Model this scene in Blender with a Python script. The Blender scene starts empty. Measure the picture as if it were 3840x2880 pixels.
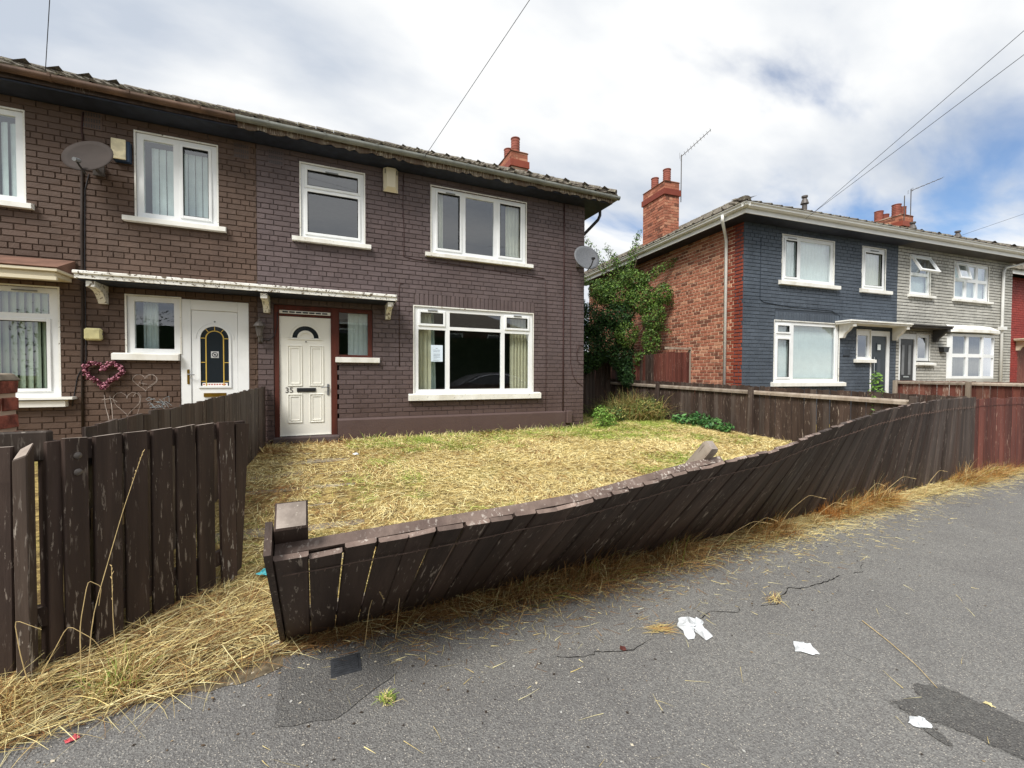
import bpy, bmesh, math, random
import numpy as np
from mathutils import Vector, Matrix, noise

# ------------------------------------------------------------------ camera, sky, sun, exposure
SC = bpy.context.scene
COL = SC.collection
R = math.radians
CAM = Vector((0.693, -7.789, 1.35))
YAW, PITCH, ROLL = R(23.81), R(-1.199), R(0.201)
FPX = 1580.0
fwd = Vector((math.sin(YAW)*math.cos(PITCH), math.cos(YAW)*math.cos(PITCH), math.sin(PITCH)))
rgt = Vector((math.cos(YAW), -math.sin(YAW), 0)); upv = rgt.cross(fwd)
rgt2 = rgt*math.cos(ROLL) + upv*math.sin(ROLL); up2 = -rgt*math.sin(ROLL) + upv*math.cos(ROLL)
cd = bpy.data.cameras.new("camera"); cam = bpy.data.objects.new("camera", cd); COL.objects.link(cam)
m = Matrix((rgt2, up2, -fwd)).transposed().to_4x4(); m.translation = CAM
cam.matrix_world = m
cd.sensor_fit = 'HORIZONTAL'; cd.sensor_width = 36; cd.lens = 36*FPX/3840
cd.clip_start = 0.02; cd.clip_end = 2000
SC.camera = cam

SUN_EL, SUN_AZ = R(50), R(232)        # azimuth clockwise from +Y: from behind the camera, on the left
world = bpy.data.worlds.new("World"); SC.world = world; world.use_nodes = True
nt = world.node_tree; nt.nodes.clear()
def wn(t, **k):
    n = nt.nodes.new(t)
    for a, b in k.items(): setattr(n, a, b)
    return n
def wl(a, b): nt.links.new(a, b)
out = wn('ShaderNodeOutputWorld'); bg = wn('ShaderNodeBackground'); bg.inputs[1].default_value = 0.1
sky = wn('ShaderNodeTexSky', sky_type='NISHITA', sun_disc=False)
sky.sun_elevation = SUN_EL; sky.sun_rotation = SUN_AZ; sky.air_density = 1.0; sky.dust_density = 0.6; sky.ozone_density = 2.2
tc = wn('ShaderNodeTexCoord')
# clouds live on a flat layer: direction / height
sep = wn('ShaderNodeSeparateXYZ'); wl(tc.outputs['Generated'], sep.inputs[0])
zc = wn('ShaderNodeMath', operation='MAXIMUM'); wl(sep.outputs[2], zc.inputs[0]); zc.inputs[1].default_value = 0.0
za = wn('ShaderNodeMath', operation='ADD'); wl(zc.outputs[0], za.inputs[0]); za.inputs[1].default_value = 0.28
dv = wn('ShaderNodeVectorMath', operation='DIVIDE'); wl(tc.outputs['Generated'], dv.inputs[0])
cz = wn('ShaderNodeCombineXYZ'); wl(za.outputs[0], cz.inputs[0]); wl(za.outputs[0], cz.inputs[1]); cz.inputs[2].default_value = 1.0
wl(cz.outputs[0], dv.inputs[1])
mp = wn('ShaderNodeMapping'); wl(dv.outputs[0], mp.inputs[0])
mp.inputs['Rotation'].default_value = (0, 0, R(-28)); mp.inputs['Scale'].default_value = (0.75, 1.35, 0.3); mp.inputs['Location'].default_value = (3.1, 1.7, 0.4)
n1 = wn('ShaderNodeTexNoise'); n1.inputs['Scale'].default_value = 1.9; n1.inputs['Detail'].default_value = 7; n1.inputs['Roughness'].default_value = 0.52; n1.inputs['Distortion'].default_value = 0.35
wl(mp.outputs[0], n1.inputs['Vector'])
# the cloud sheet thins out towards the east (right of the view)
nrm = wn('ShaderNodeVectorMath', operation='DOT_PRODUCT'); wl(tc.outputs['Generated'], nrm.inputs[0])
nrm.inputs[1].default_value = (0.88, 0.46, 0.10)
mr = wn('ShaderNodeMapRange'); mr.inputs[1].default_value = 0.60; mr.inputs[2].default_value = 0.98; mr.inputs[3].default_value = 0.34; mr.inputs[4].default_value = -0.08
wl(nrm.outputs['Value'], mr.inputs[0])
ad = wn('ShaderNodeMath', operation='ADD'); wl(n1.outputs['Fac'], ad.inputs[0]); wl(mr.outputs[0], ad.inputs[1])
cover = wn('ShaderNodeMapRange'); cover.interpolation_type = 'SMOOTHSTEP'
cover.inputs[1].default_value = 0.30; cover.inputs[2].default_value = 0.52; wl(ad.outputs[0], cover.inputs[0])
n2 = wn('ShaderNodeTexNoise'); n2.inputs['Scale'].default_value = 2.1; n2.inputs['Detail'].default_value = 6; n2.inputs['Roughness'].default_value = 0.5
mp2 = wn('ShaderNodeMapping'); wl(dv.outputs[0], mp2.inputs[0]); mp2.inputs['Location'].default_value = (7.3, 2.9, 1.4); mp2.inputs['Rotation'].default_value = (0, 0, R(-28)); mp2.inputs['Scale'].default_value = (0.7, 1.2, 0.3)
wl(mp2.outputs[0], n2.inputs['Vector'])
cr = wn('ShaderNodeValToRGB'); wl(n2.outputs['Fac'], cr.inputs[0])
cr.color_ramp.elements[0].position = 0.36; cr.color_ramp.elements[0].color = (3.3, 3.65, 4.2, 1)
cr.color_ramp.elements[1].position = 0.60; cr.color_ramp.elements[1].color = (5.7, 5.75, 5.75, 1)
mx = wn('ShaderNodeMixRGB'); wl(cover.outputs[0], mx.inputs[0])
skym = wn('ShaderNodeMixRGB', blend_type='MULTIPLY'); skym.inputs[0].default_value = 1; skym.inputs[2].default_value = (0.75, 0.80, 0.86, 1)
wl(sky.outputs[0], skym.inputs[1]); wl(skym.outputs[0], mx.inputs[1]); wl(cr.outputs[0], mx.inputs[2])
wl(mx.outputs[0], bg.inputs[0]); wl(bg.outputs[0], out.inputs[0])

sd = bpy.data.lights.new("sun", 'SUN'); sd.energy = 2.6; sd.angle = R(22); sd.color = (1.0, 0.97, 0.92)
sun = bpy.data.objects.new("sun", sd); COL.objects.link(sun)
sdir = Vector((math.sin(SUN_AZ)*math.cos(SUN_EL), math.cos(SUN_AZ)*math.cos(SUN_EL), math.sin(SUN_EL)))
sun.rotation_euler = sdir.to_track_quat('Z', 'Y').to_euler()
sun.location = sdir*60
SC.view_settings.view_transform = 'Standard'; SC.view_settings.look = 'None'
SC.view_settings.exposure = 0.85; SC.view_settings.gamma = 1; SC.view_settings.use_curve_mapping = False
SC.cycles.max_bounces = 6; SC.cycles.transparent_max_bounces = 16
SC.render.resolution_x, SC.render.resolution_y = 1024, 768

def project(p):
    v = Vector(p) - CAM; z = v.dot(fwd)
    if z < 0.05: return None
    return (1920 + FPX*v.dot(rgt2)/z, 1440 - FPX*v.dot(up2)/z, z)

# ------------------------------------------------------------------ materials
def lin(r, g, b):
    f = lambda c: (c/255/12.92 if c/255 <= 0.04045 else ((c/255+0.055)/1.055)**2.4)
    return (f(r), f(g), f(b), 1)
MATS = {}
class MT:
    def __init__(s, name, rough=0.7, spec=0.3, metal=0.0):
        s.m = bpy.data.materials.new(name); s.m.use_nodes = True; s.t = s.m.node_tree
        s.b = s.t.nodes['Principled BSDF']; s.b.inputs['Roughness'].default_value = rough
        s.b.inputs['Specular IOR Level'].default_value = spec; s.b.inputs['Metallic'].default_value = metal
        MATS[name] = s.m; s._c = {}
    def n(s, t, **k):
        x = s.t.nodes.new(t)
        for a, b in k.items(): setattr(x, a, b)
        return x
    def l(s, a, b): s.t.links.new(a, b)
    def co(s, kind='Object', scale=(1, 1, 1), rnd=False):
        key = (kind, scale, rnd)
        if key in s._c: return s._c[key]
        if kind == 'World': o = s.n('ShaderNodeNewGeometry').outputs['Position']
        else: o = s.n('ShaderNodeTexCoord').outputs[kind]
        mpn = s.n('ShaderNodeMapping'); s.l(o, mpn.inputs[0]); mpn.inputs['Scale'].default_value = scale
        o = mpn.outputs[0]
        if rnd:
            oi = s.n('ShaderNodeObjectInfo'); mu = s.n('ShaderNodeMath', operation='MULTIPLY'); s.l(oi.outputs['Random'], mu.inputs[0]); mu.inputs[1].default_value = 50
            a = s.n('ShaderNodeVectorMath', operation='ADD'); s.l(o, a.inputs[0]); s.l(mu.outputs[0], a.inputs[1]); o = a.outputs[0]
        s._c[key] = o
        return o
    def noise(s, co, scale, detail=4, rough=0.55, dist=0.0):
        x = s.n('ShaderNodeTexNoise'); x.inputs['Scale'].default_value = scale; x.inputs['Detail'].default_value = detail
        x.inputs['Roughness'].default_value = rough; x.inputs['Distortion'].default_value = dist; s.l(co, x.inputs['Vector'])
        return x.outputs['Fac']
    def ramp(s, f, stops):
        r = s.n('ShaderNodeValToRGB'); s.l(f, r.inputs[0]); e = r.color_ramp.elements
        while len(e) < len(stops): e.new(0.5)
        for i, (p, c) in enumerate(stops): e[i].position = p; e[i].color = c if len(c) == 4 else (*c, 1)
        return r.outputs[0]
    def mask(s, f, a, b):
        r = s.n('ShaderNodeMapRange'); r.interpolation_type = 'SMOOTHSTEP'; s.l(f, r.inputs[0]); r.inputs[1].default_value = a; r.inputs[2].default_value = b
        return r.outputs[0]
    def mix(s, f, a, b, mode='MIX'):
        x = s.n('ShaderNodeMixRGB', blend_type=mode)
        for i, v in ((0, f), (1, a), (2, b)):
            if isinstance(v, (int, float)): x.inputs[i].default_value = v
            elif isinstance(v, (tuple, list)): x.inputs[i].default_value = v if len(v) == 4 else (*v, 1)
            else: s.l(v, x.inputs[i])
        return x.outputs[0]
    def math(s, op, a, b):
        x = s.n('ShaderNodeMath', operation=op)
        for i, v in ((0, a), (1, b)):
            if isinstance(v, (int, float)): x.inputs[i].default_value = v
            else: s.l(v, x.inputs[i])
        return x.outputs[0]
    def color(s, c):
        if isinstance(c, tuple): s.b.inputs['Base Color'].default_value = c if len(c) == 4 else (*c, 1)
        else: s.l(c, s.b.inputs['Base Color'])
    def bump(s, h, strength=0.3, dist=0.01):
        x = s.n('ShaderNodeBump'); x.inputs['Strength'].default_value = strength; x.inputs['Distance'].default_value = dist
        s.l(h, x.inputs['Height']); s.l(x.outputs[0], s.b.inputs['Normal'])
    def attr(s, name, out='Fac'):
        return s.n('ShaderNodeAttribute', attribute_name=name).outputs[out]

def sc3(c, k): return (c[0]*k, c[1]*k, c[2]*k, 1)

def painted_brick(name, c, c2, chips, dirt=0.5, rough=0.55, low=0, lowc=lin(84, 64, 58)):
    """masonry paint: patchy tone, vertical stains, a few chips; every brick a slightly different tone"""
    t = MT(name, rough, 0.25); w = t.co('World'); ws = t.co('World', (1.2, 1.2, 0.35))
    base = t.mix(t.mask(t.noise(w, 0.7, 3), 0.35, 0.68), c, c2)
    base = t.mix(t.math('MULTIPLY', t.mask(t.noise(ws, 2.2, 5), 0.45, 0.8), dirt), base, sc3(c, 0.55))
    base = t.mix(t.math('MULTIPLY', t.mask(t.noise(t.co('World', (7, 7, .5)), 1.0, 4, .6), 0.52, 0.72), .35), base, sc3(c2, 0.7))
    base = t.mix(t.math('MULTIPLY', t.mask(t.noise(w, 1.9, 5, .6), 0.56, 0.72), .3), base, sc3(c, 1.35))
    tone = t.math('ADD', t.math('MULTIPLY', t.attr('tone'), 0.18), 0.91)
    cmb = t.n('ShaderNodeCombineColor')
    for i in range(3): t.l(tone, cmb.inputs[i])
    base = t.mix(1.0, base, cmb.outputs[0], 'MULTIPLY')
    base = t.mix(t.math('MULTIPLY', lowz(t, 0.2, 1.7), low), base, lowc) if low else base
    ch = t.mask(t.noise(w, 26, 3, 0.6), 0.735, 0.76)
    base = t.mix(ch, base, chips)
    t.color(base)
    t.bump(t.math('ADD', t.noise(w, 55, 3), t.math('MULTIPLY', t.noise(w, 9, 4), 1.6)), 0.55, 0.006)
    return t.m
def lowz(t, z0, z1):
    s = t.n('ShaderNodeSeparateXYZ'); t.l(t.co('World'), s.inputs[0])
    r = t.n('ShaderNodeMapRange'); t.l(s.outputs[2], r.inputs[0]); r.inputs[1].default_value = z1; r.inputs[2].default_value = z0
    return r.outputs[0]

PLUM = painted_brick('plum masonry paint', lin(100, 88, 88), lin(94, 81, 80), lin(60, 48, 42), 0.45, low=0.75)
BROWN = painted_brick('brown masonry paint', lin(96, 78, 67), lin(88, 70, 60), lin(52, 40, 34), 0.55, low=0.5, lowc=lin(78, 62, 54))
SLATE = painted_brick('slate blue masonry paint', lin(84, 92, 102), lin(74, 82, 92), lin(110, 118, 124), 0.3)
REDP = painted_brick('red masonry paint', lin(150, 58, 50), lin(128, 48, 44), lin(80, 40, 36), 0.4)
GREYB = painted_brick('pale grey brick', lin(190, 188, 180), lin(168, 166, 158), lin(120, 116, 108), 0.35)
REDCORNER = painted_brick('bright red brick', lin(146, 74, 56), lin(126, 60, 46), lin(110, 70, 55), 0.3)
def flat(name, c, rough=0.7, var=0.15, scale=8, spec=0.3, bump=0.0, metal=0.0, bscale=60):
    t = MT(name, rough, spec, metal); w = t.co('World')
    t.color(t.mix(t.mask(t.noise(w, scale, 4), 0.3, 0.7), sc3(c, 1-var), sc3(c, 1+var*0.6)))
    if bump: t.bump(t.noise(w, bscale, 4), bump, 0.004)
    return t.m
PLUMJ = flat('plum painted joint', lin(88, 76, 74), 0.8, 0.2, 3, bump=0.3)
BROWNJ = flat('brown painted joint', lin(86, 69, 58), 0.8, 0.2, 3, bump=0.3)
SLATEJ = flat('slate painted joint', lin(66, 73, 82), 0.8, 0.15, 3, bump=0.3)
REDJ = flat('red painted joint', lin(112, 44, 40), 0.8, 0.15, 3, bump=0.3)
DARKJ = flat('dark pointed joint', lin(80, 78, 76), 0.85, 0.2, 3, bump=0.3)
MORTAR = flat('pale mortar', lin(212, 184, 158), 0.95, 0.3, 5, bump=0.5)
def raw_brick():
    t = MT('weathered red brick', 0.85, 0.2); w = t.co('World')
    tone = t.attr('tone')
    c = t.ramp(tone, [(0.0, lin(116, 74, 60)), (0.2, lin(152, 94, 74)), (0.6, lin(170, 110, 88)), (0.85, lin(164, 104, 82)), (1.0, lin(186, 134, 108))])
    c = t.mix(t.math('MULTIPLY', t.mask(t.noise(w, 13, 5, .65), 0.54, 0.68), 0.45), c, lin(206, 166, 138))
    c = t.mix(t.math('MULTIPLY', t.mask(t.noise(w, 1.1, 4), 0.5, 0.75), 0.45), c, lin(84, 50, 40))
    t.color(c); t.bump(t.noise(w, 60, 4), 0.7, 0.006)
    return t.m
RAW = raw_brick()
def white_chipped(name, amount):
    t = MT(name, 0.55, 0.3); w = t.co('World'); wf = t.co('World', (1, 1, 0.5))
    n = t.noise(w, 22, 6, 0.68, 0.6)
    base = t.mix(t.mask(t.noise(wf, 3, 4), 0.4, 0.75), lin(236, 235, 229), lin(212, 208, 196))
    dirt = t.mix(t.noise(w, 14, 3), lin(70, 60, 48), lin(120, 106, 84))
    t.color(t.mix(t.mask(n, amount, amount+0.05), base, dirt)); t.bump(n, 0.4, 0.004)
    return t.m
CHIP = white_chipped('chipped white paint', 0.545)
SILLW = white_chipped('white sill paint', 0.615)
CLEANW = white_chipped('clean white paint', 0.80)
def upvc(name, c, rough=0.32):
    t = MT(name, rough, 0.45); w = t.co('World')
    t.color(t.mix(t.math('MULTIPLY', t.mask(t.noise(w, 2.5, 5), 0.45, 0.8), 0.5), c, sc3(c, 0.78)))
    return t.m
UPVC = upvc('white upvc', lin(236, 238, 238)); CREAMV = upvc('aged cream plastic', lin(214, 204, 178), 0.45)
DOORW = upvc('painted white door', lin(230, 228, 218), 0.5)
SEALBLACK = flat('black rubber', (0.012, 0.012, 0.013), 0.7)  # black of the seal strip round each sash pane
def glass():
    t = MT('window glass'); nt = t.t; nt.nodes.remove(t.b)
    o = nt.nodes['Material Output']; tr = t.n('ShaderNodeBsdfTransparent'); tr.inputs[0].default_value = (0.93, 0.96, 0.95, 1)
    gl = t.n('ShaderNodeBsdfGlossy'); gl.inputs['Roughness'].default_value = 0.012; gl.inputs[0].default_value = (0.95, 0.97, 1, 1)
    fr = t.n('ShaderNodeFresnel'); fr.inputs[0].default_value = 1.5
    gm = t.n('ShaderNodeNewGeometry')
    f = t.math('MULTIPLY', t.math('MINIMUM', t.math('MULTIPLY', fr.outputs[0], 4.0), 1.0), t.math('SUBTRACT', 1.0, gm.outputs['Backfacing']))
    nb = t.n('ShaderNodeBump'); nb.inputs['Strength'].default_value = 0.02; nb.inputs['Distance'].default_value = 0.01
    t.l(t.noise(t.co('World'), 1.6, 2), nb.inputs['Height']); t.l(nb.outputs[0], gl.inputs['Normal'])
    ms = t.n('ShaderNodeMixShader'); t.l(f, ms.inputs[0]); t.l(tr.outputs[0], ms.inputs[1]); t.l(gl.outputs[0], ms.inputs[2]); t.l(ms.outputs[0], o.inputs[0])
    return t.m
GLASS = glass()
INTER = flat('dim interior plaster', lin(96, 92, 88), 0.9, 0.1)
BLIND = flat('pale vertical blind', lin(234, 242, 242), 0.8, 0.05); NETC = flat('cream net curtain', lin(242, 238, 222), 0.9, 0.05, 6)
TEAL = flat('pale green curtain', lin(222, 236, 228), 0.9, 0.05, 6); YBL = flat('cream vertical blind', lin(244, 236, 208), 0.85, 0.06)
def wood(name, c, c2, chip=lin(150, 138, 126), chipamt=0.70, grain=1.0):
    t = MT(name, 0.62, 0.25)
    o = t.co('Object', (1, 1, 1), True); g = t.co('Object', (38, 38, 1.6), True); g2 = t.co('Object', (9, 9, 1.1), True)
    base = t.mix(t.mask(t.noise(g2, 1, 4), 0.3, 0.72), c, c2)
    base = t.mix(t.math('MULTIPLY', t.mask(t.noise(g, 1.0, 3), 0.45, 0.7), 0.35*grain), base, sc3(c, 0.5))
    oi = t.n('ShaderNodeObjectInfo'); k = t.math('ADD', t.math('MULTIPLY', oi.outputs['Random'], 0.6), 0.7)
    cm = t.n('ShaderNodeCombineColor')
    for i in range(3): t.l(k, cm.inputs[i])
    base = t.mix(1.0, base, cm.outputs[0], 'MULTIPLY')
    sc = t.co('Object', (60, 60, 9), True)
    m1 = t.mask(t.noise(sc, 1, 5, 0.65, 0.4), chipamt, chipamt+0.05)
    m2 = t.mask(t.noise(o, 3.2, 3), 0.40, 0.62)
    base = t.mix(t.math('MULTIPLY', m1, m2), base, chip)
    t.color(base); t.bump(t.math('ADD', t.noise(g, 1.0, 3), t.noise(sc, 1, 3)), 0.5, 0.004)
    return t.m
FW = wood('dark brown fence paint', lin(76, 62, 55), lin(54, 43, 38), chipamt=.585)
FWG = wood('greyed brown fence paint', lin(88, 78, 72), lin(62, 50, 45), chipamt=0.62, grain=1.5)
FWR = wood('red brown fence stain', lin(112, 66, 56), lin(88, 52, 46), lin(160, 132, 116), 0.60, grain=1.5)
FWP = wood('peeling red fence stain', lin(112, 66, 56), lin(120, 88, 76), lin(176, 160, 146), 0.53)
FWA = wood('bare weathered timber', lin(166, 154, 140), lin(134, 120, 106), lin(96, 82, 72), 0.6)
FWE = wood('pale sawn end grain', lin(172, 160, 150), lin(122, 112, 104), lin(180, 172, 160), 0.6); FWE.node_tree.nodes['Principled BSDF'].inputs['Roughness'].default_value = .97; FWE.node_tree.nodes['Principled BSDF'].inputs['Specular IOR Level'].default_value = .05
FWT = wood('worn rail top', lin(134, 116, 106), lin(98, 82, 75), lin(186, 176, 166), 0.56)
MAROON = wood('maroon stained frame', lin(84, 40, 30), lin(64, 34, 27), lin(60, 50, 40), 0.62)
FASC = wood('rotten painted fascia', lin(116, 104, 90), lin(92, 72, 60), lin(186, 176, 158), 0.52)
DARKNAVY = flat('dark navy soffit', lin(38, 42, 54), 0.6, 0.3)  # one dark navy for soffits, canopy undersides and roof deck
PIPEC = flat('dark plum painted cable', lin(64, 40, 38), 0.6, 0.2)
GREYG = flat('grey plastic gutter', lin(122, 124, 118), 0.5, 0.25, 5, bump=0.2)
RUSTG = flat('rusty brown gutter', lin(98, 76, 62), 0.7, 0.4, 4, bump=0.4)
WHITEG = upvc('white plastic gutter', lin(224, 224, 220), 0.35)
def tile_mat(name, c, c2, moss):
    t = MT(name, 0.9, 0.2); w = t.co('World')
    b = t.mix(t.noise(w, 3, 4), c, c2); b = t.mix(t.mask(t.noise(w, 22, 5, 0.65), 0.52, 0.62), b, moss)
    t.color(b); t.bump(t.noise(w, 40, 4), 0.8, 0.01); return t.m
TILE = tile_mat('lichened concrete tile', lin(112, 104, 94), lin(88, 82, 76), lin(146, 142, 124))
LEADT = flat('terracotta canopy tile', lin(118, 88, 74), 0.8, 0.3, 4, bump=0.4)
POT = flat('terracotta chimney pot', lin(142, 82, 68), 0.75, 0.25, 9, bump=0.4)
STONE = flat('weathered cap mortar', lin(140, 128, 112), 0.95, 0.3, 14, bump=0.8)
REDBR = flat('raw red pillar brick', lin(138, 76, 60), 0.85, 0.5, 22, bump=0.9, bscale=90)
METG = flat('grey painted metal', lin(122, 124, 126), 0.45, 0.15, 6, 0.5); METD = flat('dark dish paint', lin(84, 78, 74), 0.5, 0.15, 6, 0.5); DISHB = flat('brown dish paint', lin(58, 50, 46), 0.8, 0.15, 6, 0.3)
MESHG = flat('grey mesh dish', lin(98, 100, 104), 0.5, 0.15, 40, 0.4)
BLACK = flat('black plastic', (0.02, 0.02, 0.022), 0.4, 0.1, 6, 0.5); NAVY = flat('navy plastic', lin(30, 50, 74), 0.4, 0.1)
BRASS = flat('worn brass', lin(150, 118, 44), 0.35, 0.2, 9, 0.5, metal=0.9); GOLDL = flat('gold glazing strip', lin(206, 174, 84), 0.5, 0.1)
CHROME = flat('chrome', (0.7, 0.7, 0.72, 1), 0.15, 0.05, 6, 0.5, metal=1.0)
DOORK = flat('charcoal composite door', lin(48, 56, 64), 0.4, 0.1, 5, 0.5)
ALU = flat('dull aluminium', lin(150, 152, 155), 0.4, 0.1, 6, 0.5, metal=0.7)
YBOX = flat('yellowed plastic box', lin(206, 198, 148), 0.5, 0.15, 14); CREAMBOX = flat('stained cream box cover', lin(220, 208, 172), 0.5, 0.2, 12)
WIRE = flat('black cable', (0.03, 0.03, 0.035), 0.6); PAPER = flat('white tissue paper', lin(214, 217, 219), 0.9, 0.14, 20, bump=0.5)
CHALK = flat('faint chalk', lin(176, 164, 156), 0.95, 0.3, 30); CHALKB = flat('pale blue chalk', lin(168, 182, 190), 0.95, 0.3, 30)
PINK = flat('dusty pink berry', lin(184, 124, 140), 0.6, 0.25, 30); WINE = flat('dark wine berry', lin(92, 34, 52), 0.6, 0.25, 30)
INK = flat('printed ink', lin(60, 70, 96), 0.8); PRINT = flat('notice paper', lin(214, 228, 240), 0.8, 0.03)
def car_paint():
    t = MT('dark car paint', 0.25, 0.6); t.b.inputs['Coat Weight'].default_value = 0.6; t.color((0.075, 0.072, 0.078, 1)); return t.m
CARP = car_paint(); CARG = flat('dark car glass', (0.02, 0.025, 0.03, 1), 0.08, 0.0, 5, 0.6)
def blade_mat(name, rough=0.75, transl=0.0):
    t = MT(name, rough, 0.2); c = t.attr('col', 'Color'); t.color(c); return t.m
BLADE = blade_mat('dry grass blade'); LEAF = blade_mat('green leaf', 0.5)
BARK = flat('grey brown bark', lin(96, 82, 66), 0.9, 0.3, 20, bump=0.7)

def asphalt(name='worn asphalt', k=1.0, dark=False):
    t = MT(name, 0.88, 0.2); w = t.co('World')
    big = t.noise(w, 0.45, 4); mid = t.noise(w, 3.0, 5)
    c = t.mix(t.mask(big, 0.35, 0.65), sc3(lin(118, 117, 115), k), sc3(lin(134, 133, 129), k))
    c = t.mix(t.math('MULTIPLY', t.mask(mid, 0.4, 0.75), 0.35), c, sc3(lin(102, 100, 99), k))
    v = t.n('ShaderNodeTexVoronoi'); v.inputs['Scale'].default_value = 170; t.l(w, v.inputs['Vector'])
    sp = t.n('ShaderNodeSeparateColor'); t.l(v.outputs['Color'], sp.inputs[0])
    c = t.mix(t.math('MULTIPLY', t.mask(sp.outputs[0], 0.0, 1.0), 0.6), c, sc3(lin(70, 67, 68), k))
    lt = t.math('MULTIPLY', t.mask(sp.outputs[1], 0.80, 0.90), t.math('SUBTRACT', 1.0, t.mask(v.outputs['Distance'], 0.25, 0.5)))
    c = t.mix(t.math('MULTIPLY', lt, 0.7), c, sc3(lin(200, 192, 178), k))
    fine = t.noise(w, 260, 2, 0.7)
    c = t.mix(t.math('MULTIPLY', t.mask(fine, 0.5, 0.7), 0.4), c, sc3(lin(168, 162, 152), k))
    t.color(c); t.bump(t.math('ADD', v.outputs['Distance'], t.noise(w, 120, 3)), 0.6, 0.006)
    return t.m
ASPH = asphalt(); ASPHD = asphalt('older darker asphalt patch', 0.76); ASPHW = asphalt('damp stained asphalt', 0.56); 
ROAD = asphalt('road asphalt', 0.85)
CRACK = flat('dark crack ribbon', (0.012, 0.011, 0.010, 1), 0.95)  # near-black flat ribbons drawn along the pavement cracks
def soil_mat():
    t = MT('thatch and soil', 0.95, 0.1); w = t.co('World')
    c = t.mix(t.mask(t.noise(w, 9, 6, 0.65), 0.35, 0.68), lin(108, 90, 60), lin(190, 166, 106))
    c = t.mix(t.math('MULTIPLY', t.mask(t.noise(w, 0.9, 4), 0.5, 0.7), 0.45), c, lin(112, 118, 56))
    t.color(c); t.bump(t.noise(w, 50, 5), 1.0, 0.03); return t.m
SOIL = soil_mat(); SOILD = flat('trampled verge soil', lin(116, 104, 84), .95, .45, 14, bump=1.0, bscale=70)
GRASSFAR = flat('rough grass', lin(104, 112, 62), 0.95, 0.3, 3, bump=0.6)
CONC = flat('dirty concrete', lin(140, 130, 114), 0.92, 0.25, 7, bump=0.6)
KERB = flat('kerb stone', lin(150, 148, 142), 0.9, 0.2, 7, bump=0.4)
IRON = flat('cast iron cover', lin(60, 62, 66), 0.6, 0.25, 30, 0.4, bump=0.5)

# ------------------------------------------------------------------ mesh helpers
class MB:
    def __init__(s): s.v = []; s.f = []; s.mi = []
    def add(s, vs, fs, mi=0):
        o = len(s.v); s.v += [tuple(v) for v in vs]; s.f += [tuple(i+o for i in f) for f in fs]; s.mi += [mi]*len(fs); return s
    def box(s, x0, x1, y0, y1, z0, z1, mi=0, M=None, taper=None):
        vs = [Vector(p) for p in ((x0,y0,z0),(x1,y0,z0),(x1,y1,z0),(x0,y1,z0),(x0,y0,z1),(x1,y0,z1),(x1,y1,z1),(x0,y1,z1))]
        if M is not None: vs = [M @ v for v in vs]
        return s.add(vs, [(0,3,2,1),(4,5,6,7),(0,1,5,4),(1,2,6,5),(2,3,7,6),(3,0,4,7)], mi)
    def prism(s, pts, y0, y1, mi=0, M=None):
        """outline in x,z (counter-clockwise seen from -y) extruded along y"""
        n = len(pts); vs = [Vector((p[0], y0, p[1])) for p in pts] + [Vector((p[0], y1, p[1])) for p in pts]
        if M is not None: vs = [M @ v for v in vs]
        return s.add(vs, [tuple(range(n)), tuple(range(2*n-1, n-1, -1))] + [(i, i+n, (i+1) % n+n, (i+1) % n) for i in range(n)], mi)
    def tube(s, pts, r, n=8, mi=0, cap=True):
        pts = [Vector(p) for p in pts]; rs = r if isinstance(r, (list, tuple)) else [r]*len(pts)
        o = len(s.v); prev = None
        for i, p in enumerate(pts):
            d = (pts[min(i+1, len(pts)-1)] - pts[max(i-1, 0)]).normalized()
            if prev is None: a = d.orthogonal().normalized()
            else: a = (prev - d*prev.dot(d)).normalized()
            prev = a; b = d.cross(a)
            for k in range(n):
                t = 2*math.pi*k/n; s.v.append(tuple(p + (a*math.cos(t) + b*math.sin(t))*rs[i]))
        for i in range(len(pts)-1):
            for k in range(n):
                k2 = (k+1) % n; s.f.append((o+i*n+k, o+i*n+k2, o+(i+1)*n+k2, o+(i+1)*n+k)); s.mi.append(mi)
        if cap:
            s.f.append(tuple(o+k for k in range(n-1, -1, -1))); s.f.append(tuple(o+(len(pts)-1)*n+k for k in range(n))); s.mi += [mi, mi]
        return s
    def lathe(s, prof, n=16, mi=0, M=None, cx=0, cy=0):
        o = len(s.v)
        for (r, z) in prof:
            for k in range(n):
                t = 2*math.pi*k/n; v = Vector((cx+r*math.cos(t), cy+r*math.sin(t), z))
                s.v.append(tuple(M @ v if M is not None else v))
        for i in range(len(prof)-1):
            for k in range(n):
                k2 = (k+1) % n; s.f.append((o+i*n+k, o+i*n+k2, o+(i+1)*n+k2, o+(i+1)*n+k)); s.mi.append(mi)
        s.f.append(tuple(o+k for k in range(n-1, -1, -1))); s.f.append(tuple(o+(len(prof)-1)*n+k for k in range(n))); s.mi += [mi, mi]
        return s
    def mesh(s, name, mats, smooth=False):
        me = bpy.data.meshes.new(name); me.from_pydata(s.v, [], s.f)
        for mt in (mats if isinstance(mats, (list, tuple)) else [mats]): me.materials.append(mt)
        if any(s.mi): me.polygons.foreach_set('material_index', s.mi)
        if smooth: me.polygons.foreach_set('use_smooth', [True]*len(s.f))
        me.update(); return me
    def build(s, name, mats, parent=None, smooth=False, bevel=0.0):
        me = s.mesh(name, mats, smooth)
        if bevel:
            bm = bmesh.new(); bm.from_mesh(me); bmesh.ops.bevel(bm, geom=list(bm.edges), offset=bevel, segments=1, affect='EDGES', clamp_overlap=True); bm.to_mesh(me); bm.free()
        return link(name, me, parent)
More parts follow.
